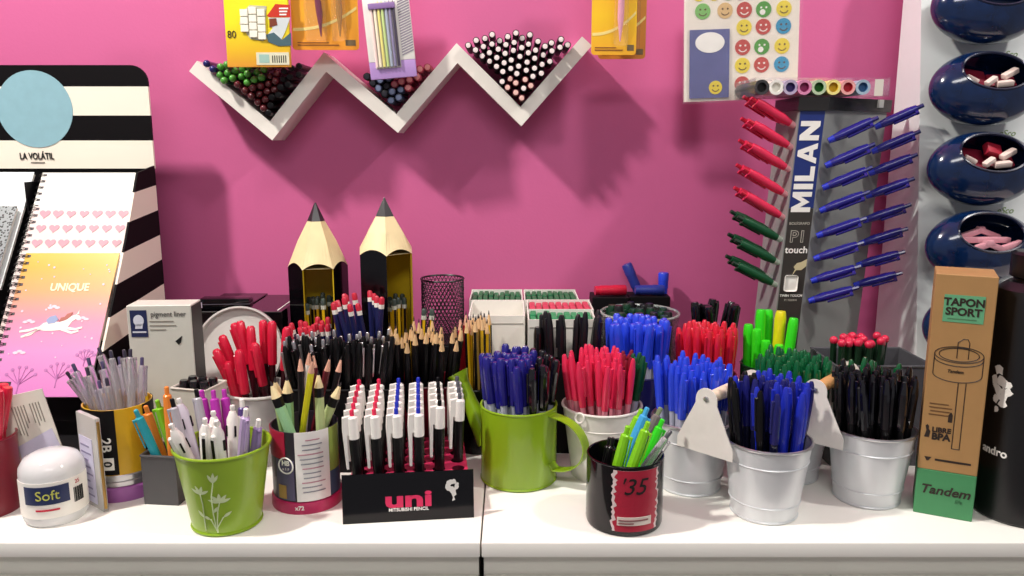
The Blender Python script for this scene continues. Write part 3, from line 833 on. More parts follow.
# notebooks, leaning back along the stand
def notebook(name, label, u_tl, v_t, Yt, Yb, w, ln, cover, thick=.006, spiral=True, decorate=None, x0=None, pages=True):
    """x0 = left edge; leans from (Yb, low) to (Yt, top)"""
    pT = at_y(u_tl, v_t, Yt)
    x = pT.x if x0 is None else x0
    dy = Yt - Yb; dz = sqrt(max(1e-6, ln * ln - dy * dy))
    ang = math.atan2(dy, dz)
    n = thing(name, label, 'notebook', (x, Yb, TOP + pT.z - dz), 0)
    n.rotation_euler = (-ang, 0, 0)
    b = B(); box(b, (0, 0, 0), (w, .0009, ln), bevel=.0004, seg=1); obj('cover', b, cover, n, smooth=0)
    b = B(); box(b, (.0015, .0010, .0015), (w - .0015, thick, ln - .0015)); obj('pages', b, paper, n, smooth=0)
    if spiral:
        b = B()
        k = int(ln / .0105)
        for i in range(k):
            z = .006 + i * (ln - .012) / (k - 1)
            m = 10
            for dz_ in (0, .0022):
                tube(b, [(.001 + .0052 * cos(a), thick / 2 + .0052 * sin(a), z + dz_) for a in [2 * pi * q / m for q in range(m + 1)]], .0006, 5, cap=False)
        obj('wire_spiral', b, M('dark_wire', '3a3638', .35, metal=.6), n)
        b = B()
        for i in range(k):
            z = .006 + i * (ln - .012) / (k - 1)
            box(b, (.004, -.0004, z - .0008), (.008, -.0001, z + .003))
        obj('punched_hole', b, M('hole_dark', '4a4348', .6), n, smooth=0)
    if decorate: decorate(n, w, ln)
    return n
W_N = .129
XN = -.668
def heart(b, x, z, s, mi=0, y=.0006):
    pts = []
    for k in range(18):
        a = 2 * pi * k / 18
        pts.append((x + s * (16 * sin(a) ** 3) / 17, z + s * (13 * cos(a) - 5 * cos(2 * a) - 2 * cos(3 * a) - cos(4 * a)) / 17))
    prism(b, pts, .0002, y, mx=UPRIGHT, mi=mi)
def deco_hearts(n, w, ln):
    b = B(); rnd = random.Random(2)
    for r in range(3):
        for c in range(7): heart(b, .018 + c * .0186, ln - .013 - r * .0235, .0078 + rnd.uniform(-.0006, .0006))
    obj('heart_print', b, M('rose_print', 'bf8794', .5), n, smooth=0)
def deco_unicorn(n, w, ln):
    # white galloping horse, side view
    b = B()
    hx, hz = w * .53, ln * .475
    k = .00062
    body = [(-42, -8), (-30, 6), (-14, 10), (4, 8), (18, 14), (26, 22), (36, 26), (44, 22), (46, 17), (38, 16), (30, 10), (24, -2), (12, -10), (-8, -12), (-26, -12)]
    prism(b, [(hx + x * k * 1.0, hz + z * k) for x, z in body], .0002, .0006, mx=UPRIGHT)
    for leg in ([(-38, -6), (-58, -14), (-76, -16), (-77, -12), (-58, -8), (-30, 0)], [(-34, -6), (-50, -22), (-70, -28), (-71, -24), (-54, -16), (-22, -4)],
                [(14, -6), (34, -14), (48, -10), (49, -14), (34, -19), (10, -11)], [(18, -2), (40, -6), (54, -2), (55, -6), (40, -11), (14, -8)], [(36, 26), (40, 36), (41, 27)]):
        prism(b, [(hx + x * k, hz + z * k) for x, z in leg], .0002, .00065, mx=UPRIGHT)
    obj('horse_print', b, M('cream_print', 'f4e6dc', .5), n, smooth=0)
    b = B(); prism(b, [(hx + x * k, hz + z * k) for x, z in [(-20, 4), (-6, 6), (0, 14), (-8, 24), (-20, 20), (-26, 12)]], .0006, .0009, mx=UPRIGHT); obj('saddle_cloth_print', b, M('dusty_blue_print', '8b9ac0', .5), n, smooth=0)
    b = B(); prism(b, [(hx + x * k, hz + z * k) for x, z in [(2, 9), (14, 12), (24, 20), (27, 31), (16, 27), (12, 20), (4, 18)]], .0006, .0009, mx=UPRIGHT); obj('mane_print', b, M('russet_print', 'a8584a', .5), n, smooth=0)
    text('lettering', 'UNIQUE', .0155, M('pale_lettering', 'f6eac0', .5), n, (w * .56, -.0003, ln * .745), bold=.0004, xs=.9)
    b = B()
    rnd = random.Random(5)
    for q in range(26): disc(b, rnd.uniform(.014, w - .006), rnd.uniform(ln * .25, ln * .95), rnd.uniform(.0008, .0018), .0002, .0005, 8)
    for cx, cz, s in ((.03, ln * .5, .006), (.1, ln * .52, .006), (.028, ln * .29, .006), (w * .45, ln * .60, .006)):
        for d in (-1, 0, 1): disc(b, cx + d * s * .8, cz + (.002 if d == 0 else 0), s * .6, .0002, .0005, 12, sy=.55)
    bmesh.ops.transform(b, matrix=UPRIGHT, verts=b.verts); obj('star_and_cloud_pattern', b, M('pale_pink_print', 'f0c9d6', .5), n, smooth=0)
    b = B()
    for tx, tz, s in ((.038, ln * .02, 1.0), (.085, ln * .06, .9), (w - .014, ln * .2, .6)):
        tube(b, [(tx, -.0003, tz), (tx, -.0003, tz + .02 * s)], .0007, 5)
        for a in (-1.0, -.6, -.2, .2, .6, 1.0):
            e = (tx + .022 * s * sin(a), -.0003, tz + .014 * s + .022 * s * cos(a)); tube(b, [(tx, -.0003, tz + .012 * s), e], .0004, 4)
            disc_b = [(e[0] + .0022 * cos(2 * pi * j / 10), e[2] + .0022 * sin(2 * pi * j / 10)) for j in range(10)]
            prism(b, disc_b, .0002, .0006, mx=UPRIGHT)
    obj('tree_print', b, M('violet_print', 'b06aa6', .5), n, smooth=0)
    b = B(); box(b, (.012, -.0006, .004), (.028, -.0001, .020)); obj('logo_square', b, ink_black, n, smooth=0)
    b = B(); disc(b, .020, .0145, .0028, .0006, .0009, 12); box(b, (.015, -.0009, .0065), (.0252, -.0006, .0085))
    bmesh.ops.transform(b, matrix=Matrix.Identity(4), verts=b.verts); obj('logo_mark', b, ink_white, n, smooth=0)
uni_m = ramp_mat('unicorn_cover', [(0, 'c772b4'), (.3, 'd385bb'), (.5, 'd2839f'), (.72, 'd6965c'), (.9, 'd3a01c'), (1, 'd8aa1a')], 2, 0, .205)
notebook('spiral_notebook', 'spiral notebook with white horse on a yellow to pink cover, frontmost in the striped stand', 33, 253, 1.090, .972, W_N, .205, uni_m, decorate=deco_unicorn, x0=XN)
notebook('spiral_notebook', 'spiral notebook with rows of pink hearts, behind the yellow and pink one', 33, 206, 1.147, 1.029, .146, .205, M('blush_cover', 'dcc6c0', .45), decorate=deco_hearts, x0=-.683)
notebook('spiral_notebook', 'plain white spiral notebook, rearmost of the right pocket of the striped stand', 33, 172.5, 1.1905, 1.0815, .146, .19, M('white_cover', 'e9e5db', .45), x0=-.692)
speck = ramp_mat('speckled_cover', [(0, '6f7577'), (1, '8d9495')], 2, 0, .2, speck=('17181a', 260, .42))
def plain(n, w, ln):
    b = B(); box(b, (w * .3, -.0006, ln - .058), (w - .01, -.0001, ln - .054)); obj('title_print', b, M('grey_title', '5c5c5a', .5), n, smooth=0)
notebook('notebook', 'grey speckled notebook in the left pocket of the striped stand', 0, 206, 1.147, 1.032, .122, .2, speck, x0=-.830, spiral=False)
notebook('notebook', 'white covered notebook behind the grey speckled one in the striped stand', 0, 172, 1.1905, 1.0815, .122, .19, M('pale_blue_cover', 'dfe6e4', .45), x0=-.826, spiral=False, thick=.006)

# ------------------------------------------------------------------ eraser display at the right
YB0, SLP = 1.098, .158                      # the board leans back: y = YB0 + SLP * z
x0 = .583; xc_ = x0 + .16
TL = math.atan(SLP)
t = thing('bin_display', 'tall white display board with rows of dark blue oval eraser bins', 'display stand', (xc_, YB0, TOP))
board_m = M('display_board', 'e3e8e6', .4, noise=.02)
b = B(); prism(b, [(0, 0), (SLP * .72, .72), (.152, .72), (.152, 0)], -.16, .16, mx=Matrix(((0, 0, 1, 0), (1, 0, 0, 0), (0, 1, 0, 0), (0, 0, 0, 1)))); obj('board', b, board_m, t, smooth=0)
TILT = Matrix.Rotation(-TL, 4, 'X')
def board_pt(u, v, off=0.0):
    """board coordinates (x, along the slope) seen at pixel (u, v), for a point OFF in front of the board"""
    lo, hi = .9, 1.4
    for _ in range(50):
        Y = (lo + hi) / 2; p = at_y(u, v, Y)
        if Y < YB0 + SLP * p.z - off / cos(TL): lo = Y
        else: hi = Y
    return p.x - xc_, (p.z - off * sin(TL)) / cos(TL)
ABX, ABY, ABZ = .0750, .036, .0515
bin_axis = Vector((.04, -.87, .49)).normalized(); A_OPEN = radians(39)
QB = Matrix.Diagonal((ABX, ABY, ABZ, 1)) @ bin_axis.to_track_quat('Z', 'X').to_matrix().to_4x4()
def bin_bm():
    b = B()
    prof = [(sin(a), cos(a)) for a in [A_OPEN + (pi - A_OPEN) * k / 18 for k in range(19)]]
    inner = [(.93 * sin(a), .93 * cos(a)) for a in [pi - (pi - A_OPEN) * k / 18 for k in range(19)]]
    prof[-1] = (0, prof[-1][1]); inner[0] = (0, inner[0][1])
    lathe(b, prof + inner, 44); bmesh.ops.transform(b, matrix=QB, verts=b.verts); return b
bins = []
for u, v in ((986, 7), (984, 89), (982, 169), (980, 247), (977, 327)):
    bx_, bs_ = board_pt(u, v, .037)
    mxl = TILT @ Matrix.Translation((bx_, -.037, bs_)); bins.append(mxl)
    o = obj('oval_bin', bin_bm(), bowl_blue, t, mxl, smooth=60)
    pp = [QB @ Vector((.97 * sin(A_OPEN) * cos(2 * pi * k / 44), .97 * sin(A_OPEN) * sin(2 * pi * k / 44), .97 * cos(A_OPEN))) for k in range(45)]
    b = B(); tube(b, pp, .0021, 6, cap=False); obj('bin_rim', b, M('navy_rim', '0a1430', .25), o)
    if v < 300:
        text('lettering', 'eSco', .0125, M('olive_print', '6f8f3a', .5), t, (0, 0, 0), shear=.35).matrix_local = TILT @ Matrix.Translation((bx_ + .055, -.0004, bs_ - .055)) @ UPRIGHT
        b = B(); ring_tube(b, .0022, 0, .0004, 14, 5, mx=TILT @ Matrix.Translation((bx_ + .042, -.0004, bs_ - .066)) @ UPRIGHT); obj('dot_print', b, M('olive_print', '6f8f3a'), t)
b = B(); box(b, (-.16, -.035, 0), (.16, -.001, .012), bevel=.002); obj('foot_ledge', b, board_m, t)
er_w = M('white_eraser', 'f0d9cf', .6); er_r = M('red_eraser', 'b01f38', .5); er_p = M('pink_eraser', 'd99aa6', .6); er_y = M('plum_eraser', '8b1a34', .5)
def eraser_me(m, a, b_, c):
    q = B(); box(q, (-a, -b_, -c), (a, b_, c), bevel=.0018); return mesh_of('eraser', q, m)
BASE = Matrix.Translation((xc_, YB0, TOP))
def bin_eraser(i, dx, dy, dz, me, rot, label, grp):
    o = link('eraser', me); tag(o, label, 'eraser', grp)
    o.matrix_world = BASE @ bins[i] @ Matrix.Translation((dx, dy, dz)) @ Euler(rot).to_matrix().to_4x4()
big_r = eraser_me(er_r, .0115, .0085, .005); pl_r = eraser_me(er_y, .018, .012, .003); sm_w = eraser_me(er_w, .0085, .0042, .0034); md_w = eraser_me(er_w, .0115, .0045, .0038); sl_p = eraser_me(er_p, .0175, .0048, .0040)
for i, ords in ((1, 'second'), (2, 'third')):
    g = 'erasers in the %s bin' % ords
    for k, (dx, dy, dz, me, rot, lab) in enumerate([
        (-.012, .004, .006, pl_r, (.9, .1, .1), 'flat dark red eraser lying in the %s oval bin from the top'),
        (.026, .006, .012, pl_r, (.9, .0, -.1), 'flat dark red eraser lying in the %s oval bin from the top'),
        (-.008, .014, .020, pl_r, (1.0, .15, .1), 'flat dark red eraser lying in the %s oval bin from the top'),
        (.002, -.013, .008, sm_w, (.5, -.6, .1), 'small pinkish white eraser in the %s oval bin from the top'),
        (.021, -.012, .005, md_w, (.5, -.1, .0), 'small pinkish white eraser in the %s oval bin from the top'),
        (.032, -.006, .020, md_w, (.5, -.5, .1), 'small pinkish white eraser in the %s oval bin from the top'),
        (-.020, -.007, .012, sm_w, (.4, .5, -.1), 'small pinkish white eraser in the %s oval bin from the top'),
        (.014, .000, .026, big_r, (1.1, .2, .2), 'chunky red eraser on top in the %s oval bin from the top')]):
        if i == 1 and me is big_r: continue
        bin_eraser(i, dx, dy, dz, me, rot, lab % ords, g)
for k in range(9):
    dx = (-.026, -.006, .014, .032, -.018, .002, .022, -.008, .014)[k]; lay = (0, 0, 0, 0, 1, 1, 1, 2, 2)[k]
    bin_eraser(3, dx, -.012 + .009 * lay, .000 + .0098 * lay, sl_p, (.2, .35 * (-1) ** k * (lay != 1), .12 * (-1) ** k), 'slim pink eraser in the fourth oval bin from the top', 'erasers in the fourth bin')

# ------------------------------------------------------------------ pen tower with click pens stuck in its sides
YM = 1.10
pt_ = at_y(813, 108, YM); pbm = at_y(790, 300, YM)
lean = (pt_.x - pbm.x) / (pt_.z - pbm.z)
HM = at_y(813, 97, YM).z
xb = pt_.x - lean * pt_.z
t = thing('pen_display_tower', 'leaning grey pen tower with a blue banner and click pens stuck in its sides', 'pen display', (xb, YM, TOP))
SHR = Matrix.Identity(4); SHR[0][2] = lean
sec = [(-.0178, 0), (.0178, 0), (.140, .088), (-.019, .088)]
hz = pt_.z - .003
b = B(); prism(b, sec, 0, hz, mx=SHR); obj('column', b, grey_sheet, t, smooth=0)
csec = [(-.021, -.004), (.0195, -.004), (.146, .088), (.146, .092), (-.022, .092)]
b = B(); prism(b, csec, hz, HM, mx=SHR); obj('top_cap', b, M('gunmetal', '3a3838', .25, metal=.5), t, smooth=0)
b = B(); n_ = Vector((.088, -.1222, 0)).normalized(); 
mr = SHR @ Matrix.Translation((.118, .069, hz + .006)) @ Matrix.Rotation(math.atan2(.088, .1222), 4, 'Z')
box(b, (-.005, -.0045, 0), (.006, .0, .011), mx=mr); obj('cap_sticker', b, M('pale_grey_sticker', 'b9b9b4', .4), t, smooth=0)
# banner
def zt(v): return at_y(800, v, YM).z
b = B(); box(b, (-.0165, -.0012, zt(208)), (.0165, -.0002, hz - .001), mx=SHR); obj('banner_blue', b, blue_banner, t, smooth=0)
b = B(); box(b, (-.0165, -.0012, .02), (.0165, -.0002, zt(208) - .0005), mx=SHR); obj('banner_charcoal', b, dark_banner, t, smooth=0)
MB_ = SHR @ Matrix.Translation((0, -.0014, 0))
rot90 = UPRIGHT @ Matrix.Rotation(pi / 2, 4, 'Z')
zmid = (zt(121) + zt(212)) / 2
wid = {'M': 1.0, 'I': .27, 'L': .72, 'A': 1.0, 'N': .93}
tot = sum(wid[c] for c in 'MILAN') + 4 * .13
z0_, z1_ = zt(212), zt(121); kx = (z1_ - z0_) / tot; ky = .0262; zz = z0_
for c in 'MILAN':
    b = B()
    if c == 'A': parts_ = [[(0, 0), (.27, 0), (.5, .70), (.5, 1), (.36, 1)], [(1, 0), (.64, 1), (.5, 1), (.5, .70), (.73, 0)], [(.33, .2), (.67, .2), (.60, .40), (.40, .40)]]
    elif c == 'M': parts_ = [[(0, 0), (.24, 0), (.24, 1), (0, 1)], [(.76, 0), (1, 0), (1, 1), (.76, 1)], [(.24, .55), (.5, .08), (.5, .50), (.24, 1)], [(.5, .08), (.76, .55), (.76, 1), (.5, .50)]]
    elif c == 'N': parts_ = [[(0, 0), (.25, 0), (.25, 1), (0, 1)], [(.68, 0), (.93, 0), (.93, 1), (.68, 1)], [(.25, .52), (.68, 0), (.68, .48), (.25, 1)]]
    elif c == 'L': parts_ = [[(0, 0), (.72, 0), (.72, .23), (0, .23)], [(0, .23), (.27, .23), (.27, 1), (0, 1)]]
    else: parts_ = [[(0, 0), (.27, 0), (.27, 1), (0, 1)]]
    for q in parts_: prism(b, [(x * kx, (y - .5) * ky) for x, y in q], 0, .0004)
    bmesh.ops.transform(b, matrix=SHR @ Matrix.Translation((-.001, -.0013, zz)) @ rot90, verts=b.verts); obj('lettering', b, ink_white, t, smooth=0)
    zz += (wid[c] + .13) * kx
def btext(s, size, v, m=ink_white, **k):
    me = text_mesh(s, size, **k); me.materials.clear(); me.materials.append(m)
    me.transform(SHR @ Matrix.Translation((0, -.0016, zt(v))) @ UPRIGHT); link('lettering', me, t)
grey_print = M('grey_print_light', 'b9b4a8', .5)
btext('BOLÍGRAFO', .0052, 223.5, grey_print)
btext('P1', .0225, 237, grey_print, bold=.0007); btext('P1', .0225, 237, dark_banner, extrude=.0003, bold=-.0001)
btext('touch', .0135, 250, bold=.0002)
btext('TWIN TOUCH', .0048, 295.5, bold=.0001); btext('P1 TOUCH', .0036, 300, grey_print)
b = B(); box(b, (-.0115, -.0022, zt(291)), (.0065, -.0013, zt(275)), mx=SHR, bevel=.003); obj('white_key_print', b, ink_white, t)
b = B(); prism(b, [(-.002, zt(275.5)), (.0015, zt(269)), (-.001, zt(267)), (.003, zt(263)), (.009, zt(262)), (.0163, zt(259)), (.0163, zt(266)), (.010, zt(270)), (.003, zt(270))], .0012, .0016, mx=SHR @ UPRIGHT); obj('pointing_hand_print', b, M('beige_print', 'c9bd95', .5), t, smooth=0)
# pens in the side faces
def shear_pt(x, y, z): return Vector((xb + x + lean * z, YM + y, TOP + z))
def click_short(bar, tipm, btn, L=.078, r=.0052):
    key = ('short', bar.name, tipm.name, L)
    if key in SPECS: return SPECS[key]
    b = B(); lathe(b, [(0, .008), (r * .8, .008), (r * 1.08, .022), (r, .03), (r * 1.02, L - .022), (r * .8, L - .009), (0, L - .008)], 12); m1 = mesh_of('barrel', b, bar)
    b = B(); lathe(b, [(0, 0), (r * .62, 0), (r * .78, .0085), (0, .0085)], 12); m2 = mesh_of('cone_tip', b, tipm)
    b = B(); lathe(b, [(0, L - .0095), (r * .5, L - .0095), (r * .45, L), (0, L)], 8); m3 = mesh_of('button', b, btn)
    b = B(); box(b, (-.0018, r * .6, L - .014), (.0018, r + .004, L - .010)); box(b, (-.0018, r + .0018, L - .045), (.0018, r + .0038, L - .010), bevel=.0007, seg=1); m4 = mesh_of('clip', b, bar)
    SPECS[key] = [('barrel', m1, [('clip', m4)]), ('cone_tip', m2, []), ('button', m3, [])]
    return SPECS[key]
sr_, sg_, sb_ = click_short(pink_red, M('pale_pink_grip', 'e8a0a8'), red_p, L=.074, r=.0062), click_short(dkgreen, M('pale_green_grip', 'b8c4b4'), M('deep_green_plastic', '08301d'), L=.074, r=.0062), click_short(violetblue, ink_blue, navy, L=.068, r=.0064)
names = ['topmost', 'second from the top', 'third from the top', 'fourth from the top', 'fifth from the top', 'sixth from the top', 'seventh from the top', 'lowest']
for i, v in enumerate((126, 148, 170, 195, 218, 240, 263, 285)):
    for j, dy in enumerate((.010, .048)):
        z = at_y(785, v, YM + .010).z
        base = shear_pt(-.0185, dy, z - .0 + j * .004)
        dv = Vector((-.82, -.12, .47 if i < 5 else .42)).normalized()
        sp = sr_ if i < 5 else sg_
        cn = 'red' if i < 5 else 'green'
        lab = '%s click pen, %s on left side of pen tower, %s' % (cn, names[i], 'front column' if j == 0 else 'rear column')
        spawn('click_pen', sp, pose(base, base + dv, pi * .75), lab, 'pen', 'pens in the left side of the tower')
for i, v in enumerate((141, 166, 188, 211, 236, 259, 281, 301)):
    for j, tpar in enumerate((.035, .76)):
        px, py = .0178 + .1222 * tpar, .088 * tpar
        z = at_y(826, v, YM).z + (.019 - .0012 * i) * j
        base = shear_pt(px, py, z) + Vector((.0034, -.0047, 0))
        dv = Vector((.86, -.16 - .06 * j, .44 - .020 * i)).normalized()
        lab = 'blue click pen, %s on grey side of pen tower, %s' % (names[i], ('beside banner', 'outer column')[j])
        spawn('click_pen', sb_, pose(base, base + dv, pi * .75), lab, 'pen', 'pens in the right side of the tower')

# marker set in a clear case on the tower
zm = HM + .0022
P = at_y(822, 86, YM + .002)
t = thing('marker_case', 'clear case of eight coloured markers lying on top of the pen tower', 'marker set', (P.x, YM, TOP + HM))
cu = [761.5, 776, 790, 804, 818.5, 833, 847.5, 862.5]; rr = 7.4 * 1.1 / F
cols = [('black', '1a1716', '3b3a3c'), ('white', 'f4f1e8', 'f1eee6'), ('purple', '4a3a7c', 'b7a9c4'), ('magenta', 'a3356f', 'd98ab0'), ('green', '22701f', 'b6c9a6'), ('yellow', 'd9b41c', 'efe08a'), ('red', 'c2303c', 'e8a4a0'), ('blue', '3f6f9c', '9fb6c6')]
zcen = rr + .0022
for u, (nm, core, rim) in zip(cu, cols):
    px = xat(u, YM - .004, HM + zcen) - P.x
    b = B(); lathe(b, [(rr * .62, .0), (rr * .98, .0), (rr * .98, .11), (0, .11), ], 20); lathe(b, [(rr * .62, 0), (rr * .6, .006), (0, .006)], 20, mi=1)
    obj('marker', b, [M('marker_rim_' + nm, rim, .35), M('marker_core_' + nm, core, .35)], t, Matrix.Translation((px, -.006, zcen)) @ Matrix.Rotation(-pi / 2, 4, 'X'))
xa, xc = xat(752, YM, HM) - P.x, xat(886, YM, HM) - P.x
b = B(); box(b, (xa, -.009, .0004), (xc, .112, .0018)); box(b, (xa, -.009, 2 * rr + .003), (xc, .112, 2 * rr + .0042)); box(b, (xc - .0012, -.009, .0018), (xc, .112, 2 * rr + .003)); box(b, (xa, -.009, .0018), (xa + .0012, .112, 2 * rr + .003))
obj('case', b, clear_film, t, smooth=0)
b = B(); box(b, (xc - .020, -.0095, .001), (xc - .009, -.0085, 2 * rr + .002)); obj('price_sticker', b, M('pale_sticker', 'd9d2c6', .4), t, smooth=0)

# ------------------------------------------------------------------ kraft box and black bottle at the right
p = at_z(942, 517); 
t = thing('straw_lid_box', 'tall brown kraft box with green base and a printed sports cap drawing', 'box', (p.x, p.y, TOP), radians(-26))
bw = 51.5 / F * depth(p.y + .01, 0) / cos(radians(2)) * 1.0
hb_ = at_y(965, 279, p.y).z + .004
wv = bw
b = B(); box(b, (-wv / 2, 0, .054), (wv / 2, wv, hb_), bevel=.0008, seg=1); obj('carton', b, kraft, t, smooth=0)
b = B(); box(b, (-wv / 2, 0, 0), (wv / 2, wv, .0538), bevel=.0008, seg=1); obj('green_base', b, kraft_green, t, smooth=0)
b = B(); box(b, (-wv * .33, -.0006, hb_ - .052), (wv * .33, -.0001, hb_ - .022)); obj('green_panel_print', b, M('pale_green_print2', '62a77a', .5), t, smooth=0)
text('lettering', 'TAPON', .0115, ink_dark, t, (0, -.0009, hb_ - .030), bold=.0004)
text('lettering', 'SPORT', .0115, ink_dark, t, (0, -.0009, hb_ - .0405), bold=.0004)
b = B(); box(b, (-wv * .25, -.0007, hb_ - .0492), (wv * .22, -.0003, hb_ - .0478)); obj('small_print', b, M('dull_green_print', '4c7a55', .5), t, smooth=0)
def line_art(b, pts, r=.00045): tube(b, [(x, -.0003, z) for x, z in pts], r, 5)
b = B()
zL = hb_ - .088; ew, eh = wv * .40, .009
ell = lambda cz, a0=0, a1=2 * pi, w_=1, n=26: [(ew * w_ * cos(a0 + (a1 - a0) * k / n), cz + eh * w_ * sin(a0 + (a1 - a0) * k / n)) for k in range(n + 1)]
line_art(b, ell(zL)); line_art(b, ell(zL - .004, pi, 2 * pi)); line_art(b, ell(zL - .022, pi, 2 * pi)); line_art(b, ell(zL, w_=.82))
for s_ in (-1, 1): line_art(b, [(s_ * ew, zL), (s_ * ew, zL - .022)])
line_art(b, [(-.002, zL - .004), (-.002, zL + .014), (.003, zL + .018), (.007, zL + .018), (.009, zL + .014), (.009, zL - .004)]); line_art(b, [(-.002, zL + .008), (.009, zL + .008)])
line_art(b, [(.002, zL - .031), (.002, .082)]); line_art(b, [(.0095, zL - .031), (.0095, .082)]); line_art(b, [(.002, .082), (.0095, .082)])
obj('cap_drawing', b, ink_dark, t)
text('lettering', 'Tandem', .0048, ink_dark, t, (-.002, -.0006, zL - .019), bold=.0001, shear=.2)
b = B(); 
for k, (a, c) in enumerate(((-.4, -.08), (-.4, -.02), (-.38, -.05), (-.4, -.06))): box(b, (wv * a, -.0005, .131 - k * .0042), (wv * c, -.0001, .1316 - k * .0042 + .0006))
obj('small_print', b, M('brown_print2', '6a4a2a', .5), t, smooth=0)
text('lettering', 'LIBRE', .0078, ink_dark, t, (-wv * .16, -.0004, .1015), bold=.0003); text('lettering', 'BPA', .0105, ink_dark, t, (-wv * .16, -.0004, .0935), bold=.0005)
b = B(); prism(b, [(-wv * .44, .092), (-wv * .36, .092), (-wv * .34, .099), (-wv * .37, .1015), (-wv * .37, .105), (-wv * .40, .107), (-wv * .43, .105), (-wv * .41, .1), (-wv * .42, .097)], .0002, .0005, mx=UPRIGHT)
obj('pictogram_print', b, ink_dark, t, smooth=0)
b = B(); prism(b, [(wv * -.07, .112), (wv * .0, .112), (wv * .0, .121), (wv * -.03, .124), (wv * -.07, .120)], .0002, .0005, mx=UPRIGHT); obj('pictogram_print', b, ink_dark, t, smooth=0)
b = B()
box(b, (-wv * .22, -.0005, .0655), (wv * .38, -.0001, .0678)); obj('small_print', b, ink_dark, t, smooth=0)
b = B(); prism(b, [(-wv * .4, .069), (-wv * .28, .069), (-wv * .33, .0645), (-wv * .36, .0645)], .0002, .0005, mx=UPRIGHT)
obj('pictogram_print', b, ink_dark, t, smooth=0)
text('lettering', 'Tandem', .0145, ink_dark, t, (0, -.0004, .0305), bold=.0003, shear=.25, xs=1.05)
text('lettering', 'life', .0065, M('deep_green_lettering', '2f6b42', .5), t, (wv * .24, -.0004, .0205), shear=.2)

Rb = .0455
p = at_z(1012, 531); 
t = thing('drinks_bottle', 'black matt bottle with white print at the right edge of the counter', 'bottle', (.5785, p.y + Rb, TOP))
bm_ = M('matt_black', '0c0b0d', .38)
zt_ = at_y(1012, 282, p.y + Rb).z
b = B(); lathe(b, [(0, 0), (Rb - .003, 0), (Rb, .003), (Rb, zt_ - .02), (Rb - .002, zt_ - .008), (Rb - .012, zt_), (0, zt_)], 56); obj('body', b, bm_, t)
b = B(); lathe(b, [(0, zt_), (Rb - .016, zt_), (Rb - .016, zt_ + .004), (Rb - .012, zt_ + .006), (Rb - .012, zt_ + .03), (Rb - .016, zt_ + .033), (0, zt_ + .033)], 40); obj('screw_cap', b, black, t)
me = text_mesh('andro', .0130, bold=.0003, extrude=.0004, bend=(Rb, radians(-72))); me.materials.clear(); me.materials.append(ink_white)
link('lettering', me, t, Matrix.Translation((0, 0, at_y(985, 462, p.y).z)))
b = B(); rnd = random.Random(11)
for (u, v, s) in ((-34, .172, .007), (-28, .162, .008), (-20, .158, .006), (-34, .152, .006), (-24, .146, .010), (-33, .140, .006), (-16, .150, .005), (-22, .135, .006), (-31, .128, .004), (-38, .160, .006)):
    a = radians(u - 44); k = 9
    pts = [(a * Rb + s * rnd.uniform(.5, 1.1) * cos(2 * pi * j / k), v + s * rnd.uniform(.5, 1.1) * sin(2 * pi * j / k)) for j in range(k)]
    vs = [b.verts.new(((Rb + .0003) * sin(x / Rb), -(Rb + .0003) * cos(x / Rb), z)) for x, z in pts]; b.faces.new(vs)
obj('dog_print', b, ink_white, t, smooth=0)
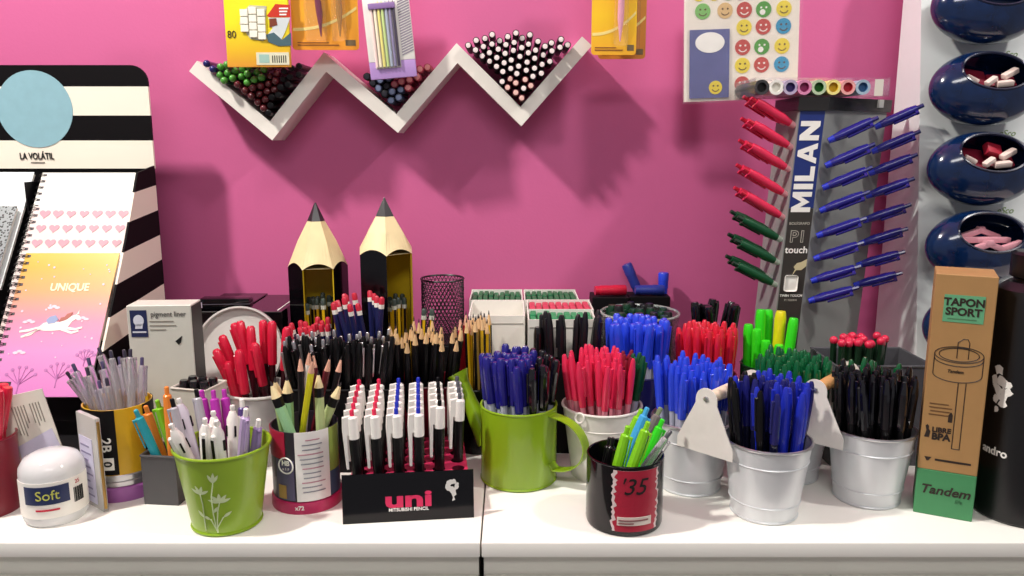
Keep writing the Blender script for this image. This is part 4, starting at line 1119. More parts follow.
# ------------------------------------------------------------------ helpers for hand-placed pens
def ray(u, v):
    a, b = (u - 512) / F, (288 - v) / F
    return Vector((a, cos(PITCH) + b * sin(PITCH), -sin(PITCH) + b * cos(PITCH))).normalized()
def pens_at(cx, cy, zb, h, rb, rt, items, cat, group, rect=None, tries=500, seed=1, bias=.5):
    """items: (spec maker taking a length, radius, root name, label, (u, v) of the top, preferred depth offset). Feet and depths are searched so that each pen
    stays inside the rim, clear of its neighbours"""
    near0 = [s_ for s_ in SEGS if abs(s_[0].x - cx) < .2 and abs(s_[0].y - cy) < .2]
    champion = None
    for restart in range(9):
        rnd = random.Random(seed * 31 + restart); order = list(items)
        if restart: rnd.shuffle(order)
        near = list(near0); got = []; bad = 0
        for mk, pr, root, lab, (u, v), dy in order:
            best = None
            for tr in range(tries // 3):
                k = tr / (tries / 3)
                Y = cy + dy + rnd.uniform(-.028, .028) * (k + .1)
                sl_ = 13 * max(0, k - .25)
                T = at_y(u + rnd.uniform(-sl_, sl_), v + rnd.uniform(-sl_, sl_), Y)
                sp = .004 + .03 * k
                bx, by = bias * (T.x - cx) + rnd.uniform(-sp, sp), bias * (T.y - cy) + rnd.uniform(-sp, sp)
                if rect: bx, by = max(-rect[0] + pr + .002, min(rect[0] - pr - .002, bx)), max(-rect[1] + pr + .002, min(rect[1] - pr - .002, by))
                else:
                    q = sqrt(bx * bx + by * by); lim = rb - pr - .0032
                    if q > lim: bx, by = bx * lim / q, by * lim / q
                f = (h - zb) / max(.02, T.z - zb)
                rx_, ry_ = bx + (T.x - cx - bx) * f, by + (T.y - cy - by) * f
                if rect: out = max(abs(rx_) - (rect[0] - pr - .002), abs(ry_) - (rect[1] - pr - .002))
                else: out = sqrt(rx_ * rx_ + ry_ * ry_) - (rt - pr - .0037)
                if best and -out <= best[0]: continue
                base, top = W(cx + bx, cy + by, zb + .001 + pr * .6), W(T.x, T.y, T.z)
                low = base.lerp(top, .018 / max(.05, (top - base).length))
                c = min(-out, room_for(low, top, pr, near))
                if best is None or c > best[0]: best = (c, base, top, low)
                if c > .0002: break
            c, base, top, low = best
            if c < -.0012: bad += 1 + 4 * (1 - items.index((mk, pr, root, lab, (u, v), dy)) / len(items)); continue
            near.append((low, top, pr)); got.append((mk, pr, root, lab, base, top, low))
        if champion is None or bad < champion[0]: champion = (bad, got)
        if bad == 0: break
    if champion[0]: print('tight', group, len(items) - len(champion[1]), [q[3] for q in items if q[3] not in [g_[3] for g_ in champion[1]]])
    for mk, pr, root, lab, base, top, low in champion[1]:
        SEGS.append((low, top, pr))
        spawn(root, mk(round((top - base).length, 3)), pose(base, top, random.Random(lab).uniform(2.2, 3.4)), lab, cat, group)
def fa(x, Y): return math.atan2(-x, Y)          # direction of the room's viewer side, as a label angle
def hidden_tub(name, label, cx, cy, hx, hy, h, m, tb=.003, cat='pencil tub', rz=0):
    t = thing(name, label, cat, (cx, cy, TOP), rz)
    b = box_open_bm(hx, hy, h, tb=tb); obj('tub', b, m, t, smooth=0)
    b = B()
    for q in ((-hx, -hy, hx, -hy), (hx, -hy, hx, hy), (hx, hy, -hx, hy), (-hx, hy, -hx, -hy)): tube(b, [(q[0], q[1], h), (q[2], q[3], h)], .0014, 6)
    obj('rim', b, m, t); return t
def cup(name, label, cx, cy, rb, rt, h, m, tb=.003, cat='pencil cup', rim=None):
    t = thing(name, label, cat, (cx, cy, TOP)); obj('body', pot_bm(rb, rt, h, tb=tb), m, t)
    b = B(); ring_tube(b, rt - .0006, h, .0014, 40, 6); obj('rim', b, rim or m, t); return t
def one(spec, root, label, cat, group): return lambda x, y, r: (spec, root, label, cat, group)

# ------------------------------------------------------------------ far left: red tub, soft jar, leaflet, clear pack
rx, ry = -.609, .865
cup('pencil_tub', 'dark red tub cut off by the left edge of the picture', rx, ry, .037, .039, .088, dkred, cat='tub')
pens_at(rx, ry, .0035, .088, .037, .039, [(lambda L: spec_marker(red_p, red_p, L=L, clip=False), .0066, 'marker', 'bright red marker standing in the dark red tub', uv, dy) for uv, dy in (((-6, 380), .01), ((3, 383), .012), ((-2, 391), -.01), ((9, 388), -.004), ((-10, 388), -.01))], 'marker', 'red markers in the left tub')
jx, jy, jr = -.517, .847, .0335
t = thing('plastic_jar', 'clear plastic jar with white shoulder and blue Soft label', 'jar', (jx, jy, TOP))
b = B(); lathe(b, [(0, 0), (jr - .004, 0), (jr - .001, .004), (jr, .010), (jr, .058), (jr - .001, .064), (jr - .006, .072), (jr - .015, .0765), (0, .078)], 48); obj('body', b, M('clear_jar', 'f6f7f7', .08, alpha=.62, noise=0), t)
a0 = fa(jx, jy)
b = B(); arc_patch(b, jr + .0002, a0 - 1.5, a0 + 1.35, .012, .053, n=32); obj('paper_label', b, paper, t)
b = B(); arc_patch(b, jr + .0009, a0 - .95, a0 + .42, .0285, .049, n=24); obj('blue_label', b, M('label_navy', '1f2c55', .4), t)
me = text_mesh('Soft', .0155, bend=(jr + .0016, a0 - .22)); me.materials.clear(); me.materials.append(M('label_lime_print', 'c3c45a', .5)); link('lettering', me, t, Matrix.Translation((0, 0, .0385)))
b = B()
for k in range(9): arc_patch(b, jr + .0009, a0 + .56 + k * .042, a0 + .575 + k * .042 + .012 * (k % 2), .024, .041, n=2)
obj('barcode', b, ink_black, t, smooth=0)
me = text_mesh('25', .006, bend=(jr + .0009, a0 + .72)); me.materials.clear(); me.materials.append(red_paint); link('lettering', me, t, Matrix.Translation((0, 0, .0470)))
b = B(); arc_patch(b, jr + .0009, a0 - .6, a0 + .1, .021, .023, n=8); obj('small_print', b, red_paint, t)
t = thing('folded_leaflet', 'white folded leaflet with lines of print standing behind the Soft jar', 'leaflet', (-.545, .8895, TOP))
b = B(); 
lm = Matrix.Rotation(radians(-13), 4, 'Y')
box(b, (-.036, 0, .009), (.031, .0012, .133), mx=lm); box(b, (-.026, .0035, .0065), (.022, .0045, .120), mx=lm); box(b, (-.026, .0012, .0065), (-.0245, .0035, .12), mx=lm); obj('sheet', b, M('leaflet_paper', 'e4e0d2', .55), t, smooth=0)
b = B(); rnd = random.Random(4)
for k in range(10):
    x = .022 - k * .0036
    if k in (4,): continue
    l = rnd.uniform(.02, .038); box(b, (x - .0006, -.0004, .118 - l), (x + .0005, -.0001, .119), mx=lm)
obj('printed_lines', b, M('grey_small_print', '8a8378'), t, smooth=0)
b = B(); prism(b, [(-.02, .05), (.03, .062), (.027, .085), (-.018, .072)], .0003, .0007, mx=lm @ UPRIGHT); obj('lilac_band', b, M('lilac_white', 'cfcbe0', .5), t, smooth=0)
pa, pb_ = Vector((-.503, .8855)), Vector((-.466, .857))
dd = pb_ - pa; t = thing('clear_card_pack', 'slim clear plastic pack with gold edge between the Soft jar and the yellow pencil tin', 'pack', ((pa.x + pb_.x) / 2, (pa.y + pb_.y) / 2, TOP), math.atan2(dd.y, dd.x))
hl = dd.length / 2
b = B(); box(b, (-hl, -.003, 0), (hl, .003, .112), bevel=.0015); obj('case', b, M('clear_pack', 'f1eee8', .1, trans=.5, noise=0), t)
b = B(); box(b, (-hl + .004, -.0036, .006), (hl - .012, -.0031, .085)); obj('insert_card', b, M('lilac_white', 'cfcbe0'), t, smooth=0)
b = B(); tube(b, [(hl, 0, .004), (hl, 0, .108)], .0018, 8); obj('gold_edge', b, M('gold_edge', 'b08a4a', .3, metal=.6), t)
b = B()
for k in range(8): box(b, (-hl + .007, -.0040, .014 + k * .0085), (hl - .016 - .004 * (k % 3), -.0037, .016 + k * .0085))
obj('printed_lines', b, M('violet_grey_print', '8e88a6', .5), t, smooth=0)

# ------------------------------------------------------------------ yellow and black pencil tin
tx, ty = foot(125.5, 502.5, .0405)
t = thing('pencil_tin', 'round tin in yellow and black wrap on a purple foot, full of clear gel pens', 'pencil tin', (tx, ty, TOP))
r0 = .0385; hT = .112
obj('body', pot_bm(r0, r0, hT), M('tin_yellow', 'd9a91e', .35), t)
b = B(); lathe(b, [(0, 0), (.0425, 0), (.0432, .002), (.0425, .016), (.0405, .0175), (0, .0175)], 44); obj('purple_foot', b, M('orchid_plastic', 'a35fa6', .4), t)
b = B(); lathe(b, [(r0, .0176), (r0 + .0012, .0185), (r0 + .0012, .0235), (r0, .0245), (r0 + .0012, .0255), (r0 + .0012, .0305), (r0, .032)], 44); obj('metal_band', b, silver, t)
a0 = fa(tx, ty)
b = B(); arc_patch(b, r0 + .0002, a0 - 1.9, a0 - .12, .033, hT, n=28); arc_patch(b, r0 + .0002, a0 + .72, a0 + 1.9, .033, hT, n=20); obj('black_wrap', b, black_card, t)
def curve_text(s, size, R, a, z, m, parent, turn=0, **k):
    me = text_mesh(s, size, **k)
    if turn: me.transform(Matrix.Rotation(turn, 4, 'Z'))
    for v in me.vertices:
        th = a + v.co.x / R; rr_ = R + v.co.z; v.co = Vector((rr_ * sin(th), -rr_ * cos(th), v.co.y))
    me.materials.clear(); me.materials.append(m); return link('lettering', me, parent, Matrix.Translation((0, 0, z)))
b = B(); arc_patch(b, r0 + .0009, a0 - .62, a0 - .24, .0395, .0545, n=8); obj('white_square', b, ink_white, t)
curve_text('2B', .0165, r0 + .001, a0 - .44, .0705, ink_white, t, turn=-pi / 2, bold=.0003)
curve_text('0', .0135, r0 + .0016, a0 - .43, .047, ink_black, t, turn=-pi / 2, bold=.0004)
dsm = M('deep_smoke', '3c3746', .25); vbt = M('violet_button', '4d4668', .3)
cgp = M('clear_grey_plastic', 'e6e3e6', .1, trans=.75, noise=0)
items = []
rnd = random.Random(17)
tops = [(66, 376), (74, 366), (83, 372), (88, 358), (97, 350), (104, 362), (110, 349), (117, 356), (124, 348), (131, 358), (137, 347), (144, 355), (151, 361), (158, 356), (165, 366), (92, 382), (106, 378), (120, 374), (134, 376), (146, 378), (157, 380), (78, 386)]
for k, (u, v) in enumerate(tops):
    dy = .012 if v < 364 else -.012
    if k % 2: items.append((lambda L: spec_click(clear_lilac, smoke_p, vbt, L=L, r=.0043), .0044, 'gel_pen', 'clear lilac gel pen standing in the yellow and black 2B tin', (u, v), dy))
    else: items.append((lambda L: spec_click(cgp, dsm, dsm, L=L, r=.0043), .0044, 'gel_pen', 'clear grey gel pen standing in the yellow and black 2B tin', (u, v), dy))
pens_at(tx, ty, .017, hT, .0375, .0375, items, 'pen', 'gel pens in the yellow tin', seed=3, tries=2000, bias=.42)

# grey box of pens
gx, gy = -.4075, .8945
t = hidden_tub('grey_box', 'small dark grey open box behind the lime bucket holding leaning bright pens', gx, gy, .0210, .021, .060, M('slate_card', '4c4a4c', .5), cat='box')
t.rotation_euler = (0, 0, radians(-6))
g = 'bright pens in the grey box'
def solid(m, r=.0054): return lambda L: spec_click(m, m, m, L=L, r=r)
pens_at(gx, gy, .003, .060, 0, 0, [
 (solid(teal), .0060, 'click_pen', 'teal click pen leaning out of the small grey box', (133, 410), -.012), (solid(orange), .0060, 'click_pen', 'orange click pen leaning out of the grey box between teal and green pens', (144, 404), -.014),
 (solid(lime), .0060, 'click_pen', 'green click pen leaning out of the small grey box', (155, 402), .0), (solid(orange), .0060, 'click_pen', 'orange click pen at the back of the grey box, left of the magenta pens', (168, 392), .012),
 (solid(orange), .0060, 'click_pen', 'orange click pen upright at the back of the grey box', (182, 390), .016)], 'pen', g, rect=(.0205, .0205), tries=2200)

# ------------------------------------------------------------------ lime bucket with flowers
bx_, by_ = foot(233, 537, .0365)
bx_ += -.006
RB, RT, HB = .0365, .0505, .092
t = thing('lime_bucket', 'lime green metal bucket with a pale flower drawing, holding white and lilac pens', 'bucket', (bx_, by_, TOP), 0)
obj('body', pot_bm(RB, RT, HB, n=48), lime_dark, t)
b = B(); ring_tube(b, RT, HB, .0019, 48, 8); obj('rim', b, lime_metal, t)
b = B(); ring_tube(b, RB + .0005, .0025, .0016, 48, 8); obj('foot_bead', b, lime_metal, t)
def on_bucket(a, z, off=.0005):
    r = RB + (RT - RB) * z / HB + off
    return (r * sin(a), -r * cos(a), z)
a0 = fa(bx_, by_)
b = B()
def stroke(pts, w=.0007): tube(b, [on_bucket(a0 + a, z) for a, z in pts], w, 5)
def blade(ac, zc, dx, dz, w):
    n = 7; L_ = []; R_ = []
    for i in range(n + 1):
        tt = i / n; ww = w * sin(pi * tt) + .0002
        px, pz = dx * tt, dz * tt; l = sqrt(dx * dx + dz * dz); nx, nz = -dz / l, dx / l
        L_.append((ac + (px + nx * ww) / .042, zc + pz + nz * ww)); R_.append((ac + (px - nx * ww) / .042, zc + pz - nz * ww))
    va = [b.verts.new(on_bucket(a0 + a, z, .0006)) for a, z in L_]; vb = [b.verts.new(on_bucket(a0 + a, z, .0006)) for a, z in R_]
    for i in range(n): b.faces.new((va[i], va[i + 1], vb[i + 1], vb[i]))
stroke([(-.28, .006), (-.26, .02), (-.22, .032), (-.16, .042)]); stroke([(-.62, .008), (-.60, .024), (-.58, .040), (-.60, .052)]); stroke([(-.30, .008), (-.34, .03), (-.33, .05), (-.26, .066)])
stroke([(-.30, .009), (-.42, .022)]); stroke([(-.27, .012), (-.10, .024)])
for dx, dz in ((-.011, .004), (-.007, .009), (0, .011), (.007, .009), (.011, .004)): blade(-.16, .042, dx, dz, .0017)
for dx, dz in ((-.009, .006), (-.004, .010), (.003, .010), (.009, .005)): blade(-.60, .052, dx, dz, .0015)
for dx, dz in ((-.004, .010), (.001, .012), (.005, .009)): blade(-.26, .066, dx, dz, .0013)
for a, z, dx, dz in ((-.42, .022, -.008, .004), (-.10, .024, .009, .006), (-.60, .024, -.006, .008), (-.34, .03, .007, .008)): blade(a, z, dx, dz, .0016)
obj('flower_drawing', b, M('pale_lime_print', 'd3e3b0', .45), t)
def multi(m): return lambda L: spec_multi(m, black, L=L)
def two(c, c2, r=.0056): return lambda L: spec_click(c, c, c2, L=L, r=r)
plil = M('pearl_lilac', 'd8d0dc', .3); pg_ = M('pearl_grey', 'b7b4bb', .3); lavm = M('lavender_plastic', 'b9a3cc', .3)
R6 = .0063
pens_at(bx_, by_, .003, HB, RB, RT, [
 (multi(white), R6, 'click_pen', 'white four colour pen with a black clip window, leaning left in the lime bucket', (163, 412), -.03),
 (multi(white), R6, 'click_pen', 'short looking white four colour pen at the front of the lime bucket', (206, 440), -.034),
 (multi(white), R6, 'click_pen', 'short white four colour pen beside another at the front of the lime bucket', (218, 436), -.030),
 (multi(white), R6, 'click_pen', 'white four colour pen at the centre of the lime bucket', (213, 411), -.010),
 (two(lavm, white), .0058, 'click_pen', 'broad lavender click pen in the lime bucket', (246, 408), -.022),
 (two(lilac, white), .0058, 'click_pen', 'lilac click pen at the right of the lime bucket', (255, 417), -.030),
 (multi(plil), R6, 'click_pen', 'pale lilac multi colour pen in the lime bucket, right of the left-leaning white one', (178, 403), -.012),
 (two(pg_, black, .0048), .0056, 'click_pen', 'pearl grey click pen leaning left in the lime bucket', (171, 399), .004),
 (multi(white), R6, 'click_pen', 'white four colour pen with large clip window at the back of the lime bucket', (232, 394), .006),
 (two(pg_, black, .0048), .0056, 'click_pen', 'pearl grey click pen with black button, upright at the back of the lime bucket', (196, 389), .016),
 (two(purple, white), .0058, 'click_pen', 'purple click pen behind the lavender one in the lime bucket', (241, 398), .012),
 (two(purple, white), .0058, 'click_pen', 'dark purple click pen at the back right of the lime bucket', (252, 395), .014),
 (two(greyblue, greyblue), .0058, 'click_pen', 'grey blue click pen at the right rim of the lime bucket', (262, 402), .0),
 (two(magenta, magenta), .0058, 'click_pen', 'magenta click pen at the back of the lime bucket', (203, 394), .03),
 (two(magenta, magenta), .0058, 'click_pen', 'magenta click pen at the back of the lime bucket', (213, 390), .034),
 (two(magenta, magenta), .0058, 'click_pen', 'magenta click pen at the back of the lime bucket', (223, 388), .034)], 'pen', 'pens in the lime bucket', tries=2600, bias=.32)

# ------------------------------------------------------------------ behind: box of fine liners, black boxes, tub of red capped pens
t = thing('fine_liner_box', 'pale grey carton of pigment liners with a small navy emblem square', 'box', (-.4515, 1.0, TOP), radians(3))
b = B(); box(b, (-.0405, 0, 0), (.0405, .038, .212), bevel=.0008, seg=1); obj('carton', b, M('pale_grey_card', 'c9c8bd', .5, noise=.03), t, smooth=0)
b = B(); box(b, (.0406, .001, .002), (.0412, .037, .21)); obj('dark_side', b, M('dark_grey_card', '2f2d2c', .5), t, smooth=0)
b = B(); box(b, (-.0365, -.0006, .171), (-.0155, -.0001, .206)); obj('navy_square', b, M('label_navy2', '1e2850', .4), t, smooth=0)
b = B(); disc(b, -.026, .1925, .0066, .0006, .0010, 20, sy=1.15); prism(b, [(-.031, .182), (-.022, .182), (-.021, .188), (-.03, .188)], .0006, .0010); bmesh.ops.transform(b, matrix=UPRIGHT, verts=b.verts)
box(b, (-.0345, -.0009, .1765), (-.0175, -.0006, .1785)); obj('emblem', b, M('pale_blue_print', 'cfd3dd', .5), t, smooth=0)
text('lettering', 'pigment liner', .0098, M('dark_grey_print', '55534f', .5), t, (.0115, -.0004, .2005), xs=.85)
b = B()
for k, l in enumerate((.03, .033, .02)): box(b, (-.0125, -.0005, .1905 - k * .0055), (-.0125 + l, -.0001, .1918 - k * .0055))
obj('small_print', b, M('grey_small_print', '8a8378'), t, smooth=0)
b = B(); prism(b, [(.018, .165), (.027, .172), (.025, .163), (.022, .160)], .0002, .0006, mx=UPRIGHT); obj('nib_print', b, ink_black, t, smooth=0)
t = thing('black_carton', 'black glossy carton against the wall behind the fine liner carton', 'box', (-.4265, 1.19, TOP))
b = B(); box(b, (-.035, -.07, 0), (.035, .07, .178), bevel=.0008, seg=1); obj('carton', b, black_gloss, t, smooth=0)
b = B(); box(b, (-.0353, -.0704, .135), (.0353, .0704, .137)); obj('lid_seam', b, dark_gap, t, smooth=0)
t = thing('black_carton', 'black glossy carton with a thin white line on its lid, left of the giant pencils', 'box', (-.3605, 1.195, TOP), radians(0))
b = B(); box(b, (-.029, -.068, 0), (.029, .06, .1765), bevel=.0008, seg=1); obj('carton', b, black_gloss, t, smooth=0)
b = B(); box(b, (.020, -.060, .1766), (.0215, .05, .1771)); obj('white_line', b, ink_white, t, smooth=0)
b = B(); box(b, (-.0293, -.0684, .14), (.0293, .06, .142)); obj('lid_seam', b, M('maroon_print', '5a1a2c', .4), t, smooth=0)
t = thing('pen_case', 'slim black pen case lying on top of the black cartons', 'pen case', (-.417, 1.145, TOP + .1781), radians(3))
b = B(); box(b, (-.036, -.012, 0), (.036, .012, .016), bevel=.003); obj('case', b, black_gloss, t)
b = B(); box(b, (-.0364, -.0124, .0075), (.0364, .0124, .0085)); obj('lid_seam', b, M('grey_seam', '55505a', .4), t, smooth=0)
b = B(); box(b, (-.036, -.0128, .003), (-.031, -.0121, .011)); obj('end_label', b, M('pale_lilac_label', 'b9aebd', .5), t, smooth=0)

ux, uy = -.3345, 1.022
t = thing('clear_tub', 'clear round plastic tub with its white lid tilted open, holding red capped pens', 'tub', (ux, uy, TOP))
obj('body', pot_bm(.041, .0455, .095, tb=.032, n=44), M('clear_tub_plastic', 'efeceb', .12, alpha=.4, noise=0), t)
b = B(); ring_tube(b, .046, .095, .002, 44, 8); obj('rim', b, frost, t)
lidm = Matrix.Translation((-.045, .064, .128)) @ Matrix.Rotation(radians(-14), 4, 'Y') @ Matrix.Rotation(radians(72), 4, 'X')
b = B(); lathe(b, [(0, 0), (.055, 0), (.0615, .002), (.063, .005), (.063, .013), (.0605, .013), (.059, .005), (.05, .004), (0, .004)], 48, mx=lidm); obj('lid', b, frost, t)
mbar = M('maroon_barrel', '3a0f18', .25)
pens_at(ux, uy, .032, .095, .040, .0445, [(lambda L: spec_capped(mbar, red_p, L=L, r=.0044, rc=.0062, taper=False), .0064, 'fineliner', 'red capped pen with maroon barrel in the clear round tub', (u, v), dy) for u, v, dy in
    ((213, 350, -.004), (221, 336, .008), (230, 328, .014), (239, 322, .018), (248, 324, .016), (263, 320, .014), (272, 321, .010), (287, 327, .0), (228, 362, -.022), (237, 353, -.014), (252, 345, -.012))], 'pen', 'red capped pens in the clear tub', tries=2200)
wx, wy = -.393, .965
t = hidden_tub('white_marker_box', 'small white card box packed with black round-ended markers behind the lime bucket', wx, wy, .0245, .0215, .118, M('ivory_card', 'cdc8bc', .5), cat='box', rz=radians(-14))
bm2 = spec_marker(black, M('black_cap', '151316', .2, coat=.5), L=.122, r=.0062, clip=False)
for k in range(6):
    ax, ay = (-.0145, 0, .0145)[k % 3], (-.0085, .0085)[k // 3]
    c_, s_ = cos(radians(-14)), sin(radians(-14))
    px, py = wx + ax * c_ - ay * s_, wy + ax * s_ + ay * c_
    spawn('marker', bm2, Matrix.Translation(W(px, py, .0035)), 'black marker upright in the small white card box', 'marker', 'markers in the white card box')

# ------------------------------------------------------------------ red tin HB
hx_, hy_ = foot(308, 515, .0405)
t = thing('pencil_tin', 'round tin with white text label and pink foot, holding thick pale green pencils', 'pencil tin', (hx_, hy_, TOP))
r0, hT = .0385, .097
obj('body', pot_bm(r0, r0, hT), M('tin_charcoal', '2a2630', .35), t)
b = B(); lathe(b, [(0, 0), (.0402, 0), (.0408, .002), (.0404, .0135), (.0388, .0145), (0, .0145)], 44); obj('pink_foot', b, M('raspberry_plastic', 'b8245a', .35), t)
a0 = fa(hx_, hy_)
b = B(); arc_patch(b, r0 + .0002, a0 - 1.7, a0 - .62, .065, hT, n=16); obj('red_wrap', b, M('crimson_print', 'a3183c', .4), t)
b = B(); arc_patch(b, r0 + .0002, a0 - 1.0, a0 - .36, .016, .064, n=16); obj('violet_wrap', b, M('dusk_print', '57506e', .4), t)
b = B(); arc_patch(b, r0 + .0002, a0 + .66, a0 + 1.25, .045, hT, n=16); obj('green_wrap', b, M('olive_wrap', '8ea34a', .4), t)
b = B(); arc_patch(b, r0 + .0002, a0 + .72, a0 + 1.3, .016, .0445, n=16); obj('blue_wrap', b, M('sea_wrap', '38566e', .4), t)
b = B(); arc_patch(b, r0 + .0012, a0 - .30, a0 + .70, .0155, hT + .001, n=24); obj('text_label', b, M('label_white', 'e9e7e2', .45), t)
b = B(); rnd = random.Random(8)
for k in range(12):
    z = .088 - k * .0056; w_ = rnd.uniform(.28, .42)
    if k == 0: w_ = .2
    arc_patch(b, r0 + .002, a0 + .2 - w_, a0 + .2 + w_ * rnd.uniform(.6, 1), z, z + .0012, n=10, mi=0 if k % 3 else 1)
obj('printed_lines', b, [M('grey_print3', '8b8d93', .5), M('rose_print2', 'b5848f', .5)], t)
rd = Matrix.Rotation(a0 - .60, 4, 'Z') @ Matrix.Translation((0, -r0 - .0012, .058)) @ UPRIGHT
b = B(); ring_tube(b, .0092, 0, .0009, 28, 6, mx=rd); obj('roundel', b, ink_white, t)
text('lettering', 'HB', .0078, ink_white, t, (0, 0, 0), bold=.0003).matrix_local = rd @ Matrix.Translation((0, .003, .0004))
text('lettering', 'x 1 F', .0044, ink_white, t, (0, 0, 0)).matrix_local = rd @ Matrix.Translation((0, -.004, .0004))
curve_text('x72', .0068, .0406, a0 - .24, .0078, ink_white, t, bold=.0002)
b = B(); arc_patch(b, r0 + .0010, a0 - .9, a0 - .62, .018, .034, n=6); obj('picture_print', b, M('ochre_print', 'a3814a', .5), t)
llp = M('light_lime_paint', 'b4d68a', .4); lemon = M('lemon_paint', 'ddd51e', .4)
def jumbo(m, r=.0062): return lambda L: spec_pencil(m, wood_light, L=L, r=r, tip=.020, band=black_paint, n=8)
def slim(m): return lambda L: spec_pencil(m, pink_wood, L=L)
pens_at(hx_, hy_, .0150, hT, .0375, .0375, [
 (jumbo(mint), .0064, 'pencil', 'thick mint green pencil with black band, leaning furthest left in the HB tin', (267, 383), -.012),
 (jumbo(llp), .0064, 'pencil', 'thick light lime pencil leaning left in the HB tin', (277, 381), -.022),
 (jumbo(mint), .0064, 'pencil', 'thick mint green pencil with black band, leaning behind the light lime one', (286, 376), -.008),
 (slim(white_paint), .0040, 'pencil', 'white pencil with a sharp point in the HB tin', (308, 352), .0),
 (slim(lemon), .0040, 'pencil', 'lemon yellow pencil in the HB tin', (318, 356), -.014),
 (slim(black_paint), .0040, 'pencil', 'black pencil left of the white one in the HB tin', (300, 354), .014),
 (jumbo(palegreen, .0056), .0058, 'pencil', 'pale green thick pencil with black band, middle of the HB tin', (325, 372), -.018),
 (slim(darkred_paint), .0040, 'pencil', 'maroon pencil in the middle of the HB tin', (334, 358), .004),
 (slim(black_paint), .0040, 'pencil', 'black pencil right of the maroon one in the HB tin', (342, 355), .018),
 (jumbo(palegreen, .0056), .0058, 'pencil', 'pale green thick pencil leaning right in the HB tin', (343, 381), -.012),
 (jumbo(palegreen, .0056), .0058, 'pencil', 'pale green thick pencil leaning furthest right in the HB tin', (348, 377), .006),
 (slim(darkred_paint), .0040, 'pencil', 'maroon pencil at the back of the HB tin', (315, 349), .024)], 'pencil', 'pencils in the HB tin', tries=2600, bias=.15)

# ------------------------------------------------------------------ rectangular tub of black pens, two boxes of dipped pencils
kx, ky = -.2215, 1.0
hidden_tub('pen_box', 'black open box crammed with black pens in front of the giant pencils', kx, ky, .068, .034, .11, black_card, tb=.016, cat='box')
bp = spec_click(black, black, silver, L=.150, r=.0046); bp2 = spec_capped(black, black, L=.150, end=silver)
fill(kx, ky, .016, .094, 42, lambda x, y, r: ((bp, 'click_pen', 'black click pen with silver button in the black open box', 'pen', 'black pens in the open box') if y > .004 or r.random() < .35 else (bp2, 'ballpoint_pen', 'black capped pen with silver clip in the black open box', 'pen', 'black pens in the open box')), 0, rect=(.068, .034), pr=.0050, seed=5, twist=0)
dp = spec_dipped(navy_paint, white_paint, red_paint, L=.172); dps = spec_dipped(navy_paint, white_paint, red_paint, L=.160)
hidden_tub('pencil_box', 'black box of red-ended pencils before the left giant pencil', -.262, 1.085, .030, .036, .10, black_card, cat='box')
fill(-.262, 1.085, .004, .096, 17, one(dps, 'pencil', 'navy pencil with red dipped end in the box before the left giant pencil', 'pencil', 'red-ended pencils, left box'), 0, rect=(.030, .036), pr=.0042, seed=6, twist=0, lean=(-.010, -.004))
hidden_tub('pencil_box', 'black box of red-ended pencils before the right giant pencil', -.1990, 1.085, .0305, .036, .12, black_card, tb=.03, cat='box')
fill(-.1990, 1.085, .031, .089, 13, one(dp, 'pencil', 'navy pencil with red dipped end in the box before the right giant pencil', 'pencil', 'red-ended pencils, right box'), 0, rect=(.0305, .036), pr=.0042, seed=7, twist=0, lean=(-.010, 0))

